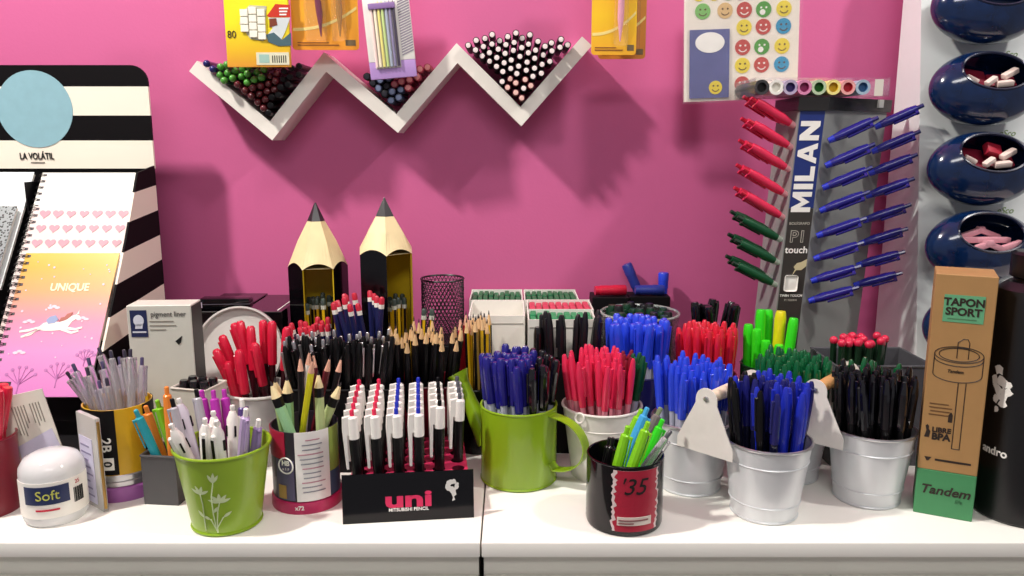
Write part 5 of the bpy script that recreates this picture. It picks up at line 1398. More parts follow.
# ------------------------------------------------------------------ giant pencil holders
def giant(cx, cy, rot, label, zb, zl, zt, seed):
    t = thing('giant_pencil_holder', label, 'pencil holder', (cx, cy, TOP), rot)
    R = .0432; SC_ = .0085; n = 8
    def edge(Rr, k, tt, z):
        a, c = -pi / 2 + (k - .5) * pi / 3, -pi / 2 + (k + .5) * pi / 3
        return (Rr * ((1 - tt) * cos(a) + tt * cos(c)), Rr * ((1 - tt) * sin(a) + tt * sin(c)), z)
    def arch(tt): return zb + SC_ * (1 - (2 * tt - 1) ** 2)
    # body: five closed faces, the one facing the room is open
    b = B()
    for k in range(6):
        if k == 0: continue
        for Rr, mi in ((R, 0), (R * .93, 1)):
            lo = [b.verts.new(edge(Rr, k, i / n, 0)) for i in range(n + 1)]; hi = [b.verts.new(edge(Rr, k, i / n, arch(i / n))) for i in range(n + 1)]
            for i in range(n):
                f = b.faces.new((lo[i], lo[i + 1], hi[i + 1], hi[i])); f.material_index = mi
    for k, s in ((1, 0), (5, 1)):
        q = [edge(R, k, s, 0), edge(R * .93, k, s, 0), edge(R * .93, k, s, zb), edge(R, k, s, zb)]
        f = b.faces.new([b.verts.new(p) for p in q]); f.material_index = 1
    f = b.faces.new([b.verts.new(edge(R, k, 0, 0)) for k in range(6)]); f.material_index = 0
    f = b.faces.new([b.verts.new(edge(R * .93, k, 0, .004)) for k in range(6)]); f.material_index = 1
    bmesh.ops.remove_doubles(b, verts=b.verts, dist=1e-6)
    me = bpy.data.meshes.new('body'); b.normal_update(); b.to_mesh(me); b.free()
    me.materials.append(black_gloss); me.materials.append(yellow_in); link('body', me, t)
    b = B(); box(b, (-R * .5, -R * .90, .0), (R * .5, -R * .866, .075)); obj('front_lip', b, yellow_in, t, smooth=0)
    # wooden cone with scalloped lower edge
    fr = (zt - zl) / (zt - zb)
    b = B()
    for k in range(6):
        lo = [b.verts.new(edge(R * 1.005, k, i / n, arch(i / n))) for i in range(n + 1)]
        mid = [b.verts.new(edge(R * (.5 + .5 * fr), k, i / n, zb + SC_ + (zl - zb - SC_) * .5 - .0 )) for i in range(n + 1)]
        hi = [b.verts.new(edge(R * fr, k, i / n, zl)) for i in range(n + 1)]
        for A, C_ in ((lo, mid), (mid, hi)):
            for i in range(n): b.faces.new((A[i], A[i + 1], C_[i + 1], C_[i]))
    b.faces.new([b.verts.new(edge(R * .99, k, 0, zb + .001)) for k in range(6)])
    bmesh.ops.remove_doubles(b, verts=b.verts, dist=1e-6)
    obj('wood_cone', b, wood_light, t, smooth=0)
    b = B(); lathe(b, [(R * fr * 1.01, zl), (.0016, zt - .002), (0, zt)], 6, a0=-pi / 2 - pi / 6); lathe(b, [(0, zl), (R * fr * 1.01, zl)], 6, a0=-pi / 2 - pi / 6)
    obj('lead_tip', b, M('lead_grey', '2b282b', .3), t, smooth=0)
    return t
za = at_y(320, 268, 1.135).z
g1x, g1y = -.2875, 1.172
g2x, g2y = -.1865, 1.172
giant(g1x, g1y, radians(13), 'giant black pencil shaped holder, the left one, its open face turned to the front', at_y(320, 270, 1.135).z, at_y(316, 222, 1.155).z, at_y(316, 202, 1.172).z, 1)
giant(g2x, g2y, radians(40), 'giant black pencil shaped holder with wooden cone, the right one, its open face turned right', at_y(386, 256, 1.135).z, at_y(382, 217, 1.155).z, at_y(382, 197, 1.172).z, 2)
yb = spec_dipped(yellow_p, M('pale_band', 'c9cbbd', .35), M('grey_green_end', '3d4a44', .4), L=.178, alt=black_paint)
for (gx_, gy_, rot, w_, sd) in ((g1x, g1y, radians(13), 'left', 3), (g2x, g2y, radians(40), 'right', 4)):
    fill(gx_, gy_, .0045, .15, 19, one(yb, 'pencil', 'yellow and black striped pencil inside the %s giant pencil holder' % w_, 'pencil', 'pencils inside the %s giant pencil' % w_), .0335, .031, pr=.0042, seed=sd, twist=0)
for k, (px, u, v) in enumerate(((.058, 413, 289), (.064, 418, 291))):
    spawn('pencil', yb, pose(W(g2x + .050 + .009 * k, 1.128, .0015), W(g2x + .060 + .012 * k, 1.137, .2)), 'yellow and black pencil standing outside the right giant pencil holder', 'pencil', 'pencils outside the giant holder')

# ------------------------------------------------------------------ wooden pencils, points up
nx_, ny_ = -.120, 1.043
hidden_tub('pencil_tub', 'dark red open tub full of black pencils with bare wooden points', nx_, ny_, .046, .036, .10, dkred)
hidden_me = spec_pencil(black_paint, wood, L=.172); hidden_me2 = spec_two_tone(yellow_p, black_paint, L=.172)
fill(nx_, ny_, .0035, .0965, 32, lambda x, y, r: (hidden_me if r.random() < .6 else hidden_me2, 'pencil', 'sharpened pencil with dark body in the dark red tub behind the white clipped pens', 'pencil', 'pencils in the dark red tub'), 0, rect=(.046, .036), pr=.0041, seed=9, twist=0, lean=(.003, -.012))
mx_, my_ = -.0485, 1.052
cup('pencil_cup', 'small black cup of tall striped pencils before the white cartons', mx_, my_, .0265, .028, .09, black, tb=.006)
stp = spec_two_tone(yellow_p, black_paint, L=.176); stg = spec_two_tone(M('gold_paint', 'b99a4a', .3, metal=.4), black_paint, L=.176); rdpn = spec_pencil(red_paint, pink_wood, L=.176)
def pk(x, y, r):
    if x < -.010: return rdpn, 'pencil', 'red pencil in the small black cup of striped pencils', 'pencil', 'red pencils in the small cup'
    if r.random() < .3: return stg, 'pencil', 'gold and black pencil in the small black cup before the white cartons', 'pencil', 'striped pencils in the small cup'
    return stp, 'pencil', 'yellow and black pencil in the small black cup before the white cartons', 'pencil', 'striped pencils in the small cup'
fill(mx_, my_, .0065, .0835, 17, pk, .0275, .026, pr=.0041, seed=12, twist=.1)
# dark mesh cup on a box
ex, ey = -.107, 1.212
t = thing('dark_carton', 'dark carton against the wall carrying the black wire mesh cup', 'box', (ex, ey, TOP)); b = B(); box(b, (-.035, -.036, 0), (.035, .036, .112), bevel=.001, seg=1); obj('carton', b, black_card, t, smooth=0)
b = B(); box(b, (-.0353, -.0363, .085), (.0353, .0363, .0865)); obj('lid_seam', b, dark_gap, t, smooth=0)
t = thing('mesh_cup', 'black wire mesh cup standing on a dark carton by the wall', 'mesh cup', (ex, ey, TOP + .1122))
b = B(); r_ = .0325; hh_ = .098; nn = 34
wire = M('black_wire', '1a1218', .4)
for s_ in (1, -1):
    for k in range(nn):
        a = 2 * pi * k / nn
        tube(b, [(r_ * cos(a + s_ * 1.6 * q / 6), r_ * sin(a + s_ * 1.6 * q / 6), .002 + (hh_ - .002) * q / 6) for q in range(7)], .00055, 4, cap=False)
for z in [hh_ * q / 16 for q in range(1, 16)]: ring_tube(b, r_, z, .00045, 30, 4)
obj('mesh_wall', b, wire, t, smooth=0)
b = B(); ring_tube(b, r_, hh_, .0016, 36, 6); obj('rim', b, wire, t)
b = B(); lathe(b, [(0, 0), (r_ + .001, 0), (r_ + .001, .003), (r_, .003), (r_, .002), (0, .002)], 30); obj('base', b, wire, t)

# ------------------------------------------------------------------ pen stand with black sign
sA, sB = at_z(343, 524), at_z(474, 517)
dirv = (sB - sA); wS = dirv.length; rzS = math.atan2(dirv.y, dirv.x)
t = thing('uni_pen_stand', 'black and pink pen stand with a uni sign, holding rows of white clipped pens', 'pen stand', ((sA.x + sB.x) / 2, (sA.y + sB.y) / 2, TOP), rzS)
hS = .0555
b = B(); box(b, (-wS / 2, -.0015, 0), (wS / 2, 0, hS), mx=Matrix.Rotation(radians(-6), 4, 'X')); obj('sign', b, black_gloss, t, smooth=0)
SR = Matrix.Rotation(radians(-6), 4, 'X')
def stext(s, size, m, loc, **k): text('lettering', s, size, m, t, (0, 0, 0), **k).matrix_local = SR @ Matrix.Translation(loc) @ UPRIGHT
stext('uni', .0250, M('uni_pink', 'd62c5c', .4), (.0, -.0018, .0245), bold=.0009, xs=1.75)
stext('MITSUBISHI PENCIL', .0052, ink_white, (.0, -.0018, .0135), bold=.00012, xs=1.0)
b = B(); rnd = random.Random(3)
for k in range(16):
    a = 2 * pi * k / 16; disc(b, .049 + .0075 * cos(a) * rnd.uniform(.5, 1.05), .0385 + .005 * sin(a) * rnd.uniform(.5, 1.1), rnd.uniform(.0015, .003), .0018, .0022 + k * .00001, 9)
prism(b, [(.045, .033), (.052, .034), (.0535, .028), (.0505, .0255), (.052, .022), (.0485, .0205), (.0495, .025), (.048, .029)], .0018, .0022)
bmesh.ops.transform(b, matrix=SR @ UPRIGHT, verts=b.verts); obj('tree_emblem', b, M('pale_grey_print3', 'cfcdc8', .5), t, smooth=0)
# block with real holes
BX0, BX1, BY0, BY1, BH = -wS / 2 + .007, wS / 2 - .004, .012, .150, .040
NC, NR = 6, 6
cw, ch = (BX1 - BX0) / NC, (BY1 - BY0) / NR; hr = .0076
b = B(); hole_c = []
for i in range(NC):
    for j in range(NR):
        cx_, cy_ = BX0 + cw * (i + .5), BY0 + ch * (j + .5); hole_c.append((i, j, cx_, cy_))
        m = 16; inner = []; outer = []
        for k in range(m):
            a = 2 * pi * k / m; c_, s_ = cos(a), sin(a)
            f_ = 1 / max(abs(c_), abs(s_)); inner.append(b.verts.new((cx_ + hr * c_, cy_ + hr * s_, BH))); outer.append(b.verts.new((cx_ + cw / 2 * c_ * f_, cy_ + ch / 2 * s_ * f_, BH)))
        low = [b.verts.new((v.co.x, v.co.y, .002)) for v in inner]
        for k in range(m):
            q = (k + 1) % m
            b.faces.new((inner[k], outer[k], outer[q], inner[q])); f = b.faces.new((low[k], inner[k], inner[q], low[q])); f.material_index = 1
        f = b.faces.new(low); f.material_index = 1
for q in ([(BX0, BY0), (BX1, BY0)], [(BX1, BY0), (BX1, BY1)], [(BX1, BY1), (BX0, BY1)], [(BX0, BY1), (BX0, BY0)]):
    (xa_, ya_), (xb_, yb_) = q
    b.faces.new([b.verts.new(p) for p in ((xa_, ya_, 0), (xb_, yb_, 0), (xb_, yb_, BH), (xa_, ya_, BH))])
b.faces.new([b.verts.new(p) for p in ((BX0, BY1, 0), (BX1, BY1, 0), (BX1, BY0, 0), (BX0, BY0, 0))])
bmesh.ops.remove_doubles(b, verts=b.verts, dist=1e-6)
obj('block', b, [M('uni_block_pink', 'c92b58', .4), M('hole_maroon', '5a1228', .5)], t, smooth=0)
b = B(); box(b, (-wS / 2 + .01, .001, 0), (wS / 2 - .01, .0118, .003)); obj('base_strip', b, black, t, smooth=0)
un = [spec_pen_uni(m_) for m_ in (pink_red, pink_red, ink_blue, ink_blue, black, M('grey_button', '55555c', .3))]
colr = ['red', 'red', 'blue', 'blue', 'black', 'grey']
TW = Matrix.Translation(t.location) @ Matrix.Rotation(rzS, 4, 'Z')
for i, j, cx_, cy_ in hole_c:
    if (i == 4 and j < 1) or (i == 5 and j < 2): continue
    spawn('click_pen', un[i], TW @ Matrix.Translation((cx_, cy_, .0025)) @ Matrix.Rotation(radians(-3 + 1.0 * i), 4, 'Y') @ Matrix.Rotation(radians(104), 4, 'Z'),
          'black and white click pen with %s button in the %s column of the uni stand' % (colr[i], ('first', 'second', 'third', 'fourth', 'fifth', 'sixth')[i]), 'pen', 'click pens in the uni stand')

# ------------------------------------------------------------------ white cartons of erasers
card_w = M('white_carton', 'e6e3da', .5, noise=.02)
def eraser_carton(cx, y0, y1, hx, h, label, col, n, rows, seed):
    cy = (y0 + y1) / 2; hy = (y1 - y0) / 2
    t = thing('eraser_carton', label, 'carton', (cx, cy, TOP))
    fl = h - .045
    b = B(); box(b, (-hx, -hy, 0), (hx, hy, fl)); t_ = .0016
    box(b, (-hx, -hy, fl), (hx, -hy + t_, h)); box(b, (-hx, hy - t_, fl), (hx, hy, h + .002)); box(b, (-hx, -hy + t_, fl), (-hx + t_, hy - t_, h)); box(b, (hx - t_, -hy + t_, fl), (hx, hy - t_, h))
    obj('carton', b, card_w, t, smooth=0)
    b = B(); box(b, (-hx + .002, -hy - .0005, h - .012), (hx - .002, -hy - .0001, h - .0105)); obj('fold_line', b, M('grey_fold', 'a8a59c', .5), t, smooth=0)
    if col:
        rnd = random.Random(seed)
        m_, cn = col; q = B(); aw = (hx - .003) / n; ad = (hy - .003) / rows
        box(q, (-aw + .0006, -ad + .0008, 0), (aw - .0006, ad - .0008, .043), bevel=.0022); em = mesh_of('eraser', q, m_)
        for r in range(rows):
            for k in range(n):
                o = link('eraser', em); tag(o, '%s eraser standing in the %s' % (cn, label), 'eraser', '%s erasers in a carton' % cn)
                o.location = W(cx - hx + .003 + aw * (2 * k + 1), cy - hy + .003 + ad * (2 * r + 1), fl + .0002 + rnd.uniform(0, .003)); o.rotation_euler = (0, 0, rnd.uniform(-.04, .04))
    return t
ge = (M('eraser_green', '2f8f5c', .5), 'green'); de = (M('eraser_deep_green', '1f6b43', .5), 'dark green'); re_ = (M('eraser_rose', 'c9455a', .5), 'rose')
LB = .1785
eraser_carton(.0685, 1.066, 1.126, .0465, LB, 'front white carton right of the seam', ge, 9, 2, 1)
eraser_carton(.0700, 1.130, 1.196, .0480, LB, 'middle white carton, behind the front one', re_, 9, 2, 2)
eraser_carton(.0610, 1.202, 1.280, .0420, LB, 'rear right white carton by the wall', de, 9, 2, 3)
eraser_carton(-.0215, 1.090, 1.192, .0395, LB, 'empty white carton behind the striped pencils', None, 1, 1, 4)
eraser_carton(-.0245, 1.202, 1.280, .0410, LB, 'rear left white carton by the wall', de, 9, 2, 5)

# ------------------------------------------------------------------ watering can
cx_, cy_ = .0085, .953
Rw, Hw = .0475, .097
t = thing('watering_can', 'lime green enamel watering can packed with dark blue and black pens', 'watering can', (cx_, cy_, TOP))
b = B(); lathe(b, [(0, 0), (Rw - .001, 0), (Rw, .002), (Rw, Hw), (Rw - .0014, Hw), (Rw - .0014, .004), (0, .004)], 56); obj('body', b, lime_metal, t)
b = B(); ring_tube(b, Rw - .0006, Hw, .0015, 56, 8); obj('rim', b, lime_metal, t)
b = B(); ring_tube(b, Rw - .0004, .0025, .0014, 56, 6); obj('foot_bead', b, lime_metal, t)
aS = radians(152)
def pol(r, z, a): return (r * cos(a), r * sin(a), z)
b = B(); tube(b, [pol(Rw - .004, .040, aS), pol(Rw + .012, .066, aS), pol(Rw + .024, .090, aS), pol(Rw + .034, .112, aS)], [.0155, .012, .0095, .0085], 16, cap=False); obj('spout', b, lime_metal, t)
b = B(); 
for k in range(1): tube(b, [pol(Rw + .033, .110, aS), pol(Rw + .037, .116, aS), pol(Rw + .042, .124, aS)], [.0082, .0105, .0150], 16, cap=False); tube(b, [pol(Rw + .042, .124, aS), pol(Rw + .0372, .1165, aS), pol(Rw + .0335, .111, aS)], [.0146, .0100, .0078], 16, cap=False)
obj('spout_flare', b, lime_metal, t)
def ribbon(b, pts, width, th):
    """strap: pts in the plane of the sweep, width vector across it"""
    wv = Vector(width) / 2; P = [Vector(p) for p in pts]; rings = []
    for i, p in enumerate(P):
        d = (P[min(i + 1, len(P) - 1)] - P[max(i - 1, 0)]).normalized(); nn_ = d.cross(wv.normalized()) * th / 2
        rings.append([b.verts.new(p + wv + nn_), b.verts.new(p - wv + nn_), b.verts.new(p - wv - nn_), b.verts.new(p + wv - nn_)])
    for A, C_ in zip(rings, rings[1:]):
        for k in range(4): b.faces.new((A[k], A[(k + 1) % 4], C_[(k + 1) % 4], C_[k]))
    b.faces.new(rings[0]); b.faces.new(list(reversed(rings[-1])))
aH = radians(-33)
hp = []
for k in range(17):
    q = k / 16; ang = radians(100) - q * radians(205)
    rr_ = .030 ; hp.append(pol(Rw + .0012 + .006 + .040 * max(-.15, cos(ang)) , .060 + .031 * sin(ang) - .006 * q, aH))
hp[0] = pol(Rw - .0005, .0915, aH); hp[-1] = pol(Rw - .0005, .030, aH)
b = B(); ribbon(b, hp, (-.015 * sin(aH), .015 * cos(aH), 0), .0016); obj('handle', b, lime_metal, t)
vbl = spec_capped(M('clear_barrel', 'b9bccb', .15), violetblue, L=.150, r=.0042, rc=.0054, taper=False); kbl = spec_capped(M('clear_barrel', 'b9bccb'), M('glossy_black', '0d0c12', .12, coat=.6), L=.147, r=.0042, rc=.0052, taper=False)
fill(cx_, cy_, .0045, .0925, 42, lambda x, y, r: (vbl, 'ballpoint_pen', 'dark blue capped pen in the lime watering can', 'pen', 'blue pens in the watering can') if x < .014 + r.uniform(-.006, .006) else (kbl, 'ballpoint_pen', 'black capped pen at the right side of the lime watering can', 'pen', 'black pens in the watering can'), Rw - .0015, None, pr=.0048, seed=21, twist=.2)
o = spawn('marker', spec_marker(black, M('black_cap', '151316'), L=.172, r=.0062), Matrix.Translation(W(.0355, 1.047, .0005)), 'single black marker standing upright against the white carton behind the watering can', 'marker')

# ------------------------------------------------------------------ buckets
def bucket_parts(t, x, y, rb, rt, h, mx0=None):
    b = pot_bm(rb, rt, h, n=48); o = obj('bucket', b, zinc, t, Matrix.Translation((x, y, 0)))
    b = B(); ring_tube(b, rt, h, .0017, 48, 8); obj('rim', b, silver, o)
    b = B()
    for f_ in (.22, .76): ring_tube(b, rb + (rt - rb) * f_ + .0002, h * f_, .0009, 48, 6)
    ring_tube(b, rb + .0003, .002, .0013, 48, 6); obj('ridge', b, zinc, o)
    return o
wbx, wby = .1135, .966
t = thing('white_bucket', 'white metal bucket of red pens behind the watering can handle', 'bucket', (wbx, wby, TOP))
b = pot_bm(.037, .0495, .092, n=48); obj('body', b, plate_white, t)
b = B(); ring_tube(b, .0495, .092, .0018, 48, 8); obj('rim', b, plate_white, t)
b = B(); ring_tube(b, .0465, .07, .0009, 48, 6); obj('ridge', b, plate_white, t)
b = B(); ring_tube(b, .006, 0, .0013, 20, 6, mx=Matrix.Translation((-.0315, -.041, .088)) @ Matrix.Rotation(radians(-38), 4, 'Z') @ Matrix.Rotation(radians(80), 4, 'X')); obj('handle_lug', b, plate_white, t)
rcp = spec_capped(M('pink_barrel', 'd98a98', .2), pink_red, L=.148, r=.0036, rc=.0044); rd2 = spec_capped(M('pink_barrel', 'd98a98'), dkred, L=.146, r=.0036, rc=.0044)
gd2 = spec_capped(M('clear_barrel', 'b9bccb'), dkgreen, L=.144, r=.0042, rc=.0050)
def pk(x, y, r):
    if x > .030: return gd2, 'ballpoint_pen', 'dark green capped pen at the right of the white bucket of red pens', 'pen', 'dark green pens in the white bucket'
    if x > .018: return rd2, 'ballpoint_pen', 'deep red capped pen in the white bucket behind the watering can', 'pen', 'deep red pens in the white bucket'
    return rcp, 'ballpoint_pen', 'pinkish red capped pen in the white bucket behind the watering can', 'pen', 'red pens in the white bucket'
fill(wbx, wby, .0045, .0875, 50, pk, .0470, None, kb=.72, pr=.0042, seed=22, twist=.15)

CB, CT, CH = .0365, .0482, .088
def caddy(c1, c2, label, hm):
    mid = ((c1[0] + c2[0]) / 2, (c1[1] + c2[1]) / 2)
    t = thing('bucket_caddy', label, 'bucket caddy', (mid[0], mid[1], TOP))
    for c in (c1, c2): bucket_parts(t, c[0] - mid[0], c[1] - mid[1], CB, CT, CH)
    ax = Vector((c2[0] - c1[0], c2[1] - c1[1])).normalized(); nr_ = Vector((ax.y, -ax.x))
    if nr_.y > 0: nr_ = -nr_
    for s_ in (1, -1):
        o_ = nr_ * s_ * (CT + .0032)
        ang = math.atan2(ax.y, ax.x)
        pts = [(-.036, .070), (.036, .070), (.036, .082), (.0135, .128)] + [(.0135 * cos(a), .1335 + .0135 * sin(a)) for a in [k * pi / 10 for k in range(11)]] + [(-.0135, .128), (-.036, .082)]
        b = B(); prism(b, pts, -.0007, .0007, mx=Matrix.Translation((o_.x, o_.y, 0)) @ Matrix.Rotation(ang, 4, 'Z') @ UPRIGHT); p_ = obj('plate', b, plate_white, t, smooth=0)
        b = B(); lathe(b, [(0, .0008), (.0034, .0008), (.003, .0022), (.0015, .0028), (0, .003)], 16, mx=Matrix.Translation((o_.x, o_.y, .1345)) @ Matrix.Rotation(ang, 4, 'Z') @ UPRIGHT @ Matrix.Rotation(0 if s_ > 0 else pi, 4, 'Y')); obj('rivet', b, silver, p_)
    a_, c_ = nr_ * (CT + .0024), -nr_ * (CT + .0024)
    b = B(); pts = [Vector((a_.x, a_.y, .1345)).lerp(Vector((c_.x, c_.y, .1345)), q / 12) for q in range(13)]
    tube(b, pts, [.0055 + .0022 * sin(pi * q / 12) ** .6 if 0 < q < 12 else .0055 for q in range(13)], 16)
    obj('handle', b, hm, t)
    return t
cL, cM = (.2195, .930), (.2895, .8595)
cK, cR = (.3515, .963), (.4235, .8965)
caddy(cL, cM, 'white metal two-bucket caddy nearest the front, with blue and black pens', M('cream_wood', 'e6d6bc', .5))
caddy(cK, cR, 'white metal two-bucket caddy beside the kraft box, with black and green pens', wood_handle)
blc = spec_capped(M('clear_barrel', 'b9bccb'), ink_blue2, L=.147, r=.0040, rc=.0050); blc2 = spec_capped(ink_blue, ink_blue, L=.147, r=.0044, rc=.0050); nvc = spec_capped(M('midnight_barrel', '12132e', .25), navy, L=.147, r=.0044, rc=.0050)
bkc = spec_capped(black, black, L=.147, r=.0042, rc=.0050); bkg = spec_capped(black, M('glossy_black', '0d0c12'), L=.147, r=.0042, rc=.0050)
fill(cL[0], cL[1], .0045, .0835, 32, one(blc, 'ballpoint_pen', 'bright blue capped pen in the left bucket of the front caddy', 'pen', 'blue pens in the left caddy bucket'), .0445, None, kb=.86, pr=.0046, seed=31, twist=.1)
def pk(x, y, r):
    if x < -.012 and r.random() < .75: return bkc, 'ballpoint_pen', 'black capped pen in the frontmost white bucket', 'pen', 'black pens in the frontmost bucket'
    if r.random() < .3: return nvc, 'ballpoint_pen', 'navy capped pen in the frontmost white bucket', 'pen', 'navy pens in the frontmost bucket'
    return blc2, 'ballpoint_pen', 'solid blue capped pen in the frontmost white bucket', 'pen', 'blue pens in the frontmost bucket'
fill(cM[0], cM[1], .0045, .0835, 36, pk, .0445, None, kb=.86, pr=.0046, seed=32, twist=.1)
gnc = spec_capped(M('deep_green_barrel', '0c3320', .25), green_p, L=.147, r=.0042, rc=.0050)
fill(cK[0], cK[1], .0045, .0835, 36, one(gnc, 'ballpoint_pen', 'green capped pen in the rear bucket between the two caddy handles', 'pen', 'green pens in the rear bucket'), .0445, None, kb=.86, pr=.0046, seed=33, twist=.1)
def pk(x, y, r):
    if y > .012 and x > -.014: return gnc, 'ballpoint_pen', 'green capped pen at the back of the white bucket beside the kraft box', 'pen', 'green pens in the right bucket'
    return bkg, 'ballpoint_pen', 'black capped pen in the white bucket beside the kraft box', 'pen', 'black pens in the right bucket'
fill(cR[0], cR[1], .0045, .0835, 38, pk, .0445, None, kb=.86, pr=.0046, seed=34, twist=.1)

# grey tub with round red-ended pens
tbx, tby, thx, thy = .478, 1.034, .062, .046
hidden_tub('grey_tray', 'dark grey open tub with round red-ended pens behind the right bucket', tbx, tby, thx, thy, .135, M('smoke_grey_plastic', '55555a', .25), cat='tub')
rb2 = spec_ballend(M('dark_green_barrel', '17301f', .3), M('cherry_plastic', 'd8264a', .25, coat=.4), L=.158, r=.0040, re=.0056)
fill(tbx - .020, tby - .017, .0045, .13, 18, one(rb2, 'pen', 'pen with round cherry red end in the dark grey tub', 'pen', 'red-ended pens in the grey tub'), 0, rect=(.040, .026), pr=.0046, seed=35, twist=0)
t = thing('white_card', 'folded white card propped beside the grey tub under the oval bins', 'card', (.585, 1.045, TOP), radians(10))
b = B(); prism(b, [(-.03, 0), (.03, 0), (.0305, .001), (.0, .145), (-.0305, .001)], -.012, .012, mx=UPRIGHT); obj('sheet', b, paper, t, smooth=0)
b = B()
for k in range(6): box(b, (-.018 + .002 * k, -.0125, .02 + k * .012), (.016 - .002 * k, -.0121, .022 + k * .012))
obj('printed_lines', b, M('grey_small_print', '8a8378'), t, smooth=0)

# ------------------------------------------------------------------ black pot with red label
px_, py_ = foot(623.5, 538, .0425)
Rk, Hk = .0425, .079
t = thing('black_pot', 'glossy black pot with torn red label numbered 35, holding lime green pens', 'pen pot', (px_, py_, TOP))
b = B(); lathe(b, [(0, 0), (Rk - .004, 0), (Rk - .001, .0015), (Rk, .005), (Rk, Hk), (Rk - .002, Hk), (Rk - .002, .004), (0, .004)], 56); obj('body', b, black_gloss, t)
b = B(); ring_tube(b, Rk - .001, Hk, .0012, 56, 6); obj('rim', b, black_gloss, t)
a0 = fa(px_, py_)
# torn paper under the red print: ragged outline
b = B(); rnd = random.Random(6)
n = 26; aL, aR = a0 - .32, a0 + .98
Lp = [(aL + rnd.uniform(-.03, .05), .007 + (Hk - .010) * k / n) for k in range(n + 1)]; Rp = [(aR + rnd.uniform(-.06, .03), .007 + (Hk - .010) * k / n) for k in range(n + 1)]
def pt_on(a, z, off): return ((Rk + off) * sin(a), -(Rk + off) * cos(a), z)
for k in range(n):
    m = 12
    for i in range(m):
        q = [(Lp[k][0] + (Rp[k][0] - Lp[k][0]) * i / m, Lp[k][1]), (Lp[k][0] + (Rp[k][0] - Lp[k][0]) * (i + 1) / m, Lp[k][1]), (Lp[k + 1][0] + (Rp[k + 1][0] - Lp[k + 1][0]) * (i + 1) / m, Lp[k + 1][1]), (Lp[k + 1][0] + (Rp[k + 1][0] - Lp[k + 1][0]) * i / m, Lp[k + 1][1])]
        b.faces.new([b.verts.new(pt_on(a, z, .0004)) for a, z in q])
obj('torn_label_edge', b, M('torn_paper', 'd8c4c2', .6), t, smooth=0)
b = B(); Lp2 = [(a + abs(rnd.uniform(.05, .12)), z) for a, z in Lp]; Rp2 = [(a - abs(rnd.uniform(.03, .12)), z) for a, z in Rp]
for k in range(n):
    m = 12
    for i in range(m):
        q = [(Lp2[k][0] + (Rp2[k][0] - Lp2[k][0]) * i / m, Lp2[k][1]), (Lp2[k][0] + (Rp2[k][0] - Lp2[k][0]) * (i + 1) / m, Lp2[k][1]), (Lp2[k + 1][0] + (Rp2[k + 1][0] - Lp2[k + 1][0]) * (i + 1) / m, Lp2[k + 1][1]), (Lp2[k + 1][0] + (Rp2[k + 1][0] - Lp2[k + 1][0]) * i / m, Lp2[k + 1][1])]
        b.faces.new([b.verts.new(pt_on(a, z, .0008)) for a, z in q])
obj('red_label', b, M('label_crimson', 'a91c36', .4), t, smooth=0)
curve_text("'35", .026, Rk + .0012, a0 + .20, .0575, ink_black, t, shear=.3, xs=1.0)
b = B(); arc_patch(b, Rk + .0012, a0 - .16, a0 + .72, .0145, .024, n=14); obj('price_sticker', b, M('cream_sticker', 'dccfc4', .5), t)
b = B(); arc_patch(b, Rk + .0019, a0 - .12, a0 + .62, .0198, .0212, n=10); arc_patch(b, Rk + .0019, a0 - .12, a0 + .25, .0165, .0178, n=10); obj('small_print', b, M('sticker_ink', '8a5a5a', .5), t)
clb = M('clear_barrel', 'b9bccb')
def cl2(m, m2=None, r=.0058): return lambda L: spec_click(m, clb, m2 or m, L=L, r=r)
tpe, ggr = M('taupe_plastic', '77706e', .3), M('grey_green_plastic', '7c8a6a', .3)
pens_at(px_, py_, .004, Hk, Rk - .002, Rk - .001, [
 (cl2(lime), .0060, 'click_pen', 'lime click pen at the left front of the black pot', (634, 428), -.016),
 (cl2(lime), .0060, 'click_pen', 'short looking lime click pen at the right rim of the black pot', (661, 448), -.020),
 (cl2(lime), .0060, 'click_pen', 'lime click pen in the middle of the black pot', (655, 424), -.006),
 (cl2(lime), .0060, 'click_pen', 'lime click pen behind the left front one in the black pot', (639, 414), .004),
 (cl2(neon_green), .0060, 'click_pen', 'bright green click pen behind the middle one in the black pot', (663, 419), .008),
 (cl2(neon_green), .0060, 'click_pen', 'bright green click pen at the right of the black pot', (668, 418), .006),
 (lambda L: spec_click(cgp, clb, M('grey_button', '55555c'), L=L), .0054, 'click_pen', 'clear grey click pen leaning furthest right in the black pot', (672, 431), -.004),
 (lambda L: spec_click(skyblue, clb, skyblue, L=L, r=.0056), .0058, 'click_pen', 'sky blue click pen at the back of the black pot', (646, 405), .020),
 (lambda L: spec_click(tpe, purple, ggr, L=L, r=.0056), .0058, 'click_pen', 'grey and purple click pen at the back of the black pot', (661, 407), .024),
 (lambda L: spec_click(black, clb, black, L=L, r=.0048), .0056, 'click_pen', 'black click pen sunk deep at the left of the black pot', (606, 446), .004),
 (lambda L: spec_click(black, clb, black, L=L, r=.0048), .0056, 'click_pen', 'black click pen at the back left of the black pot', (615, 434), .022)], 'pen', 'click pens in the black pot', tries=2600, bias=-.1)

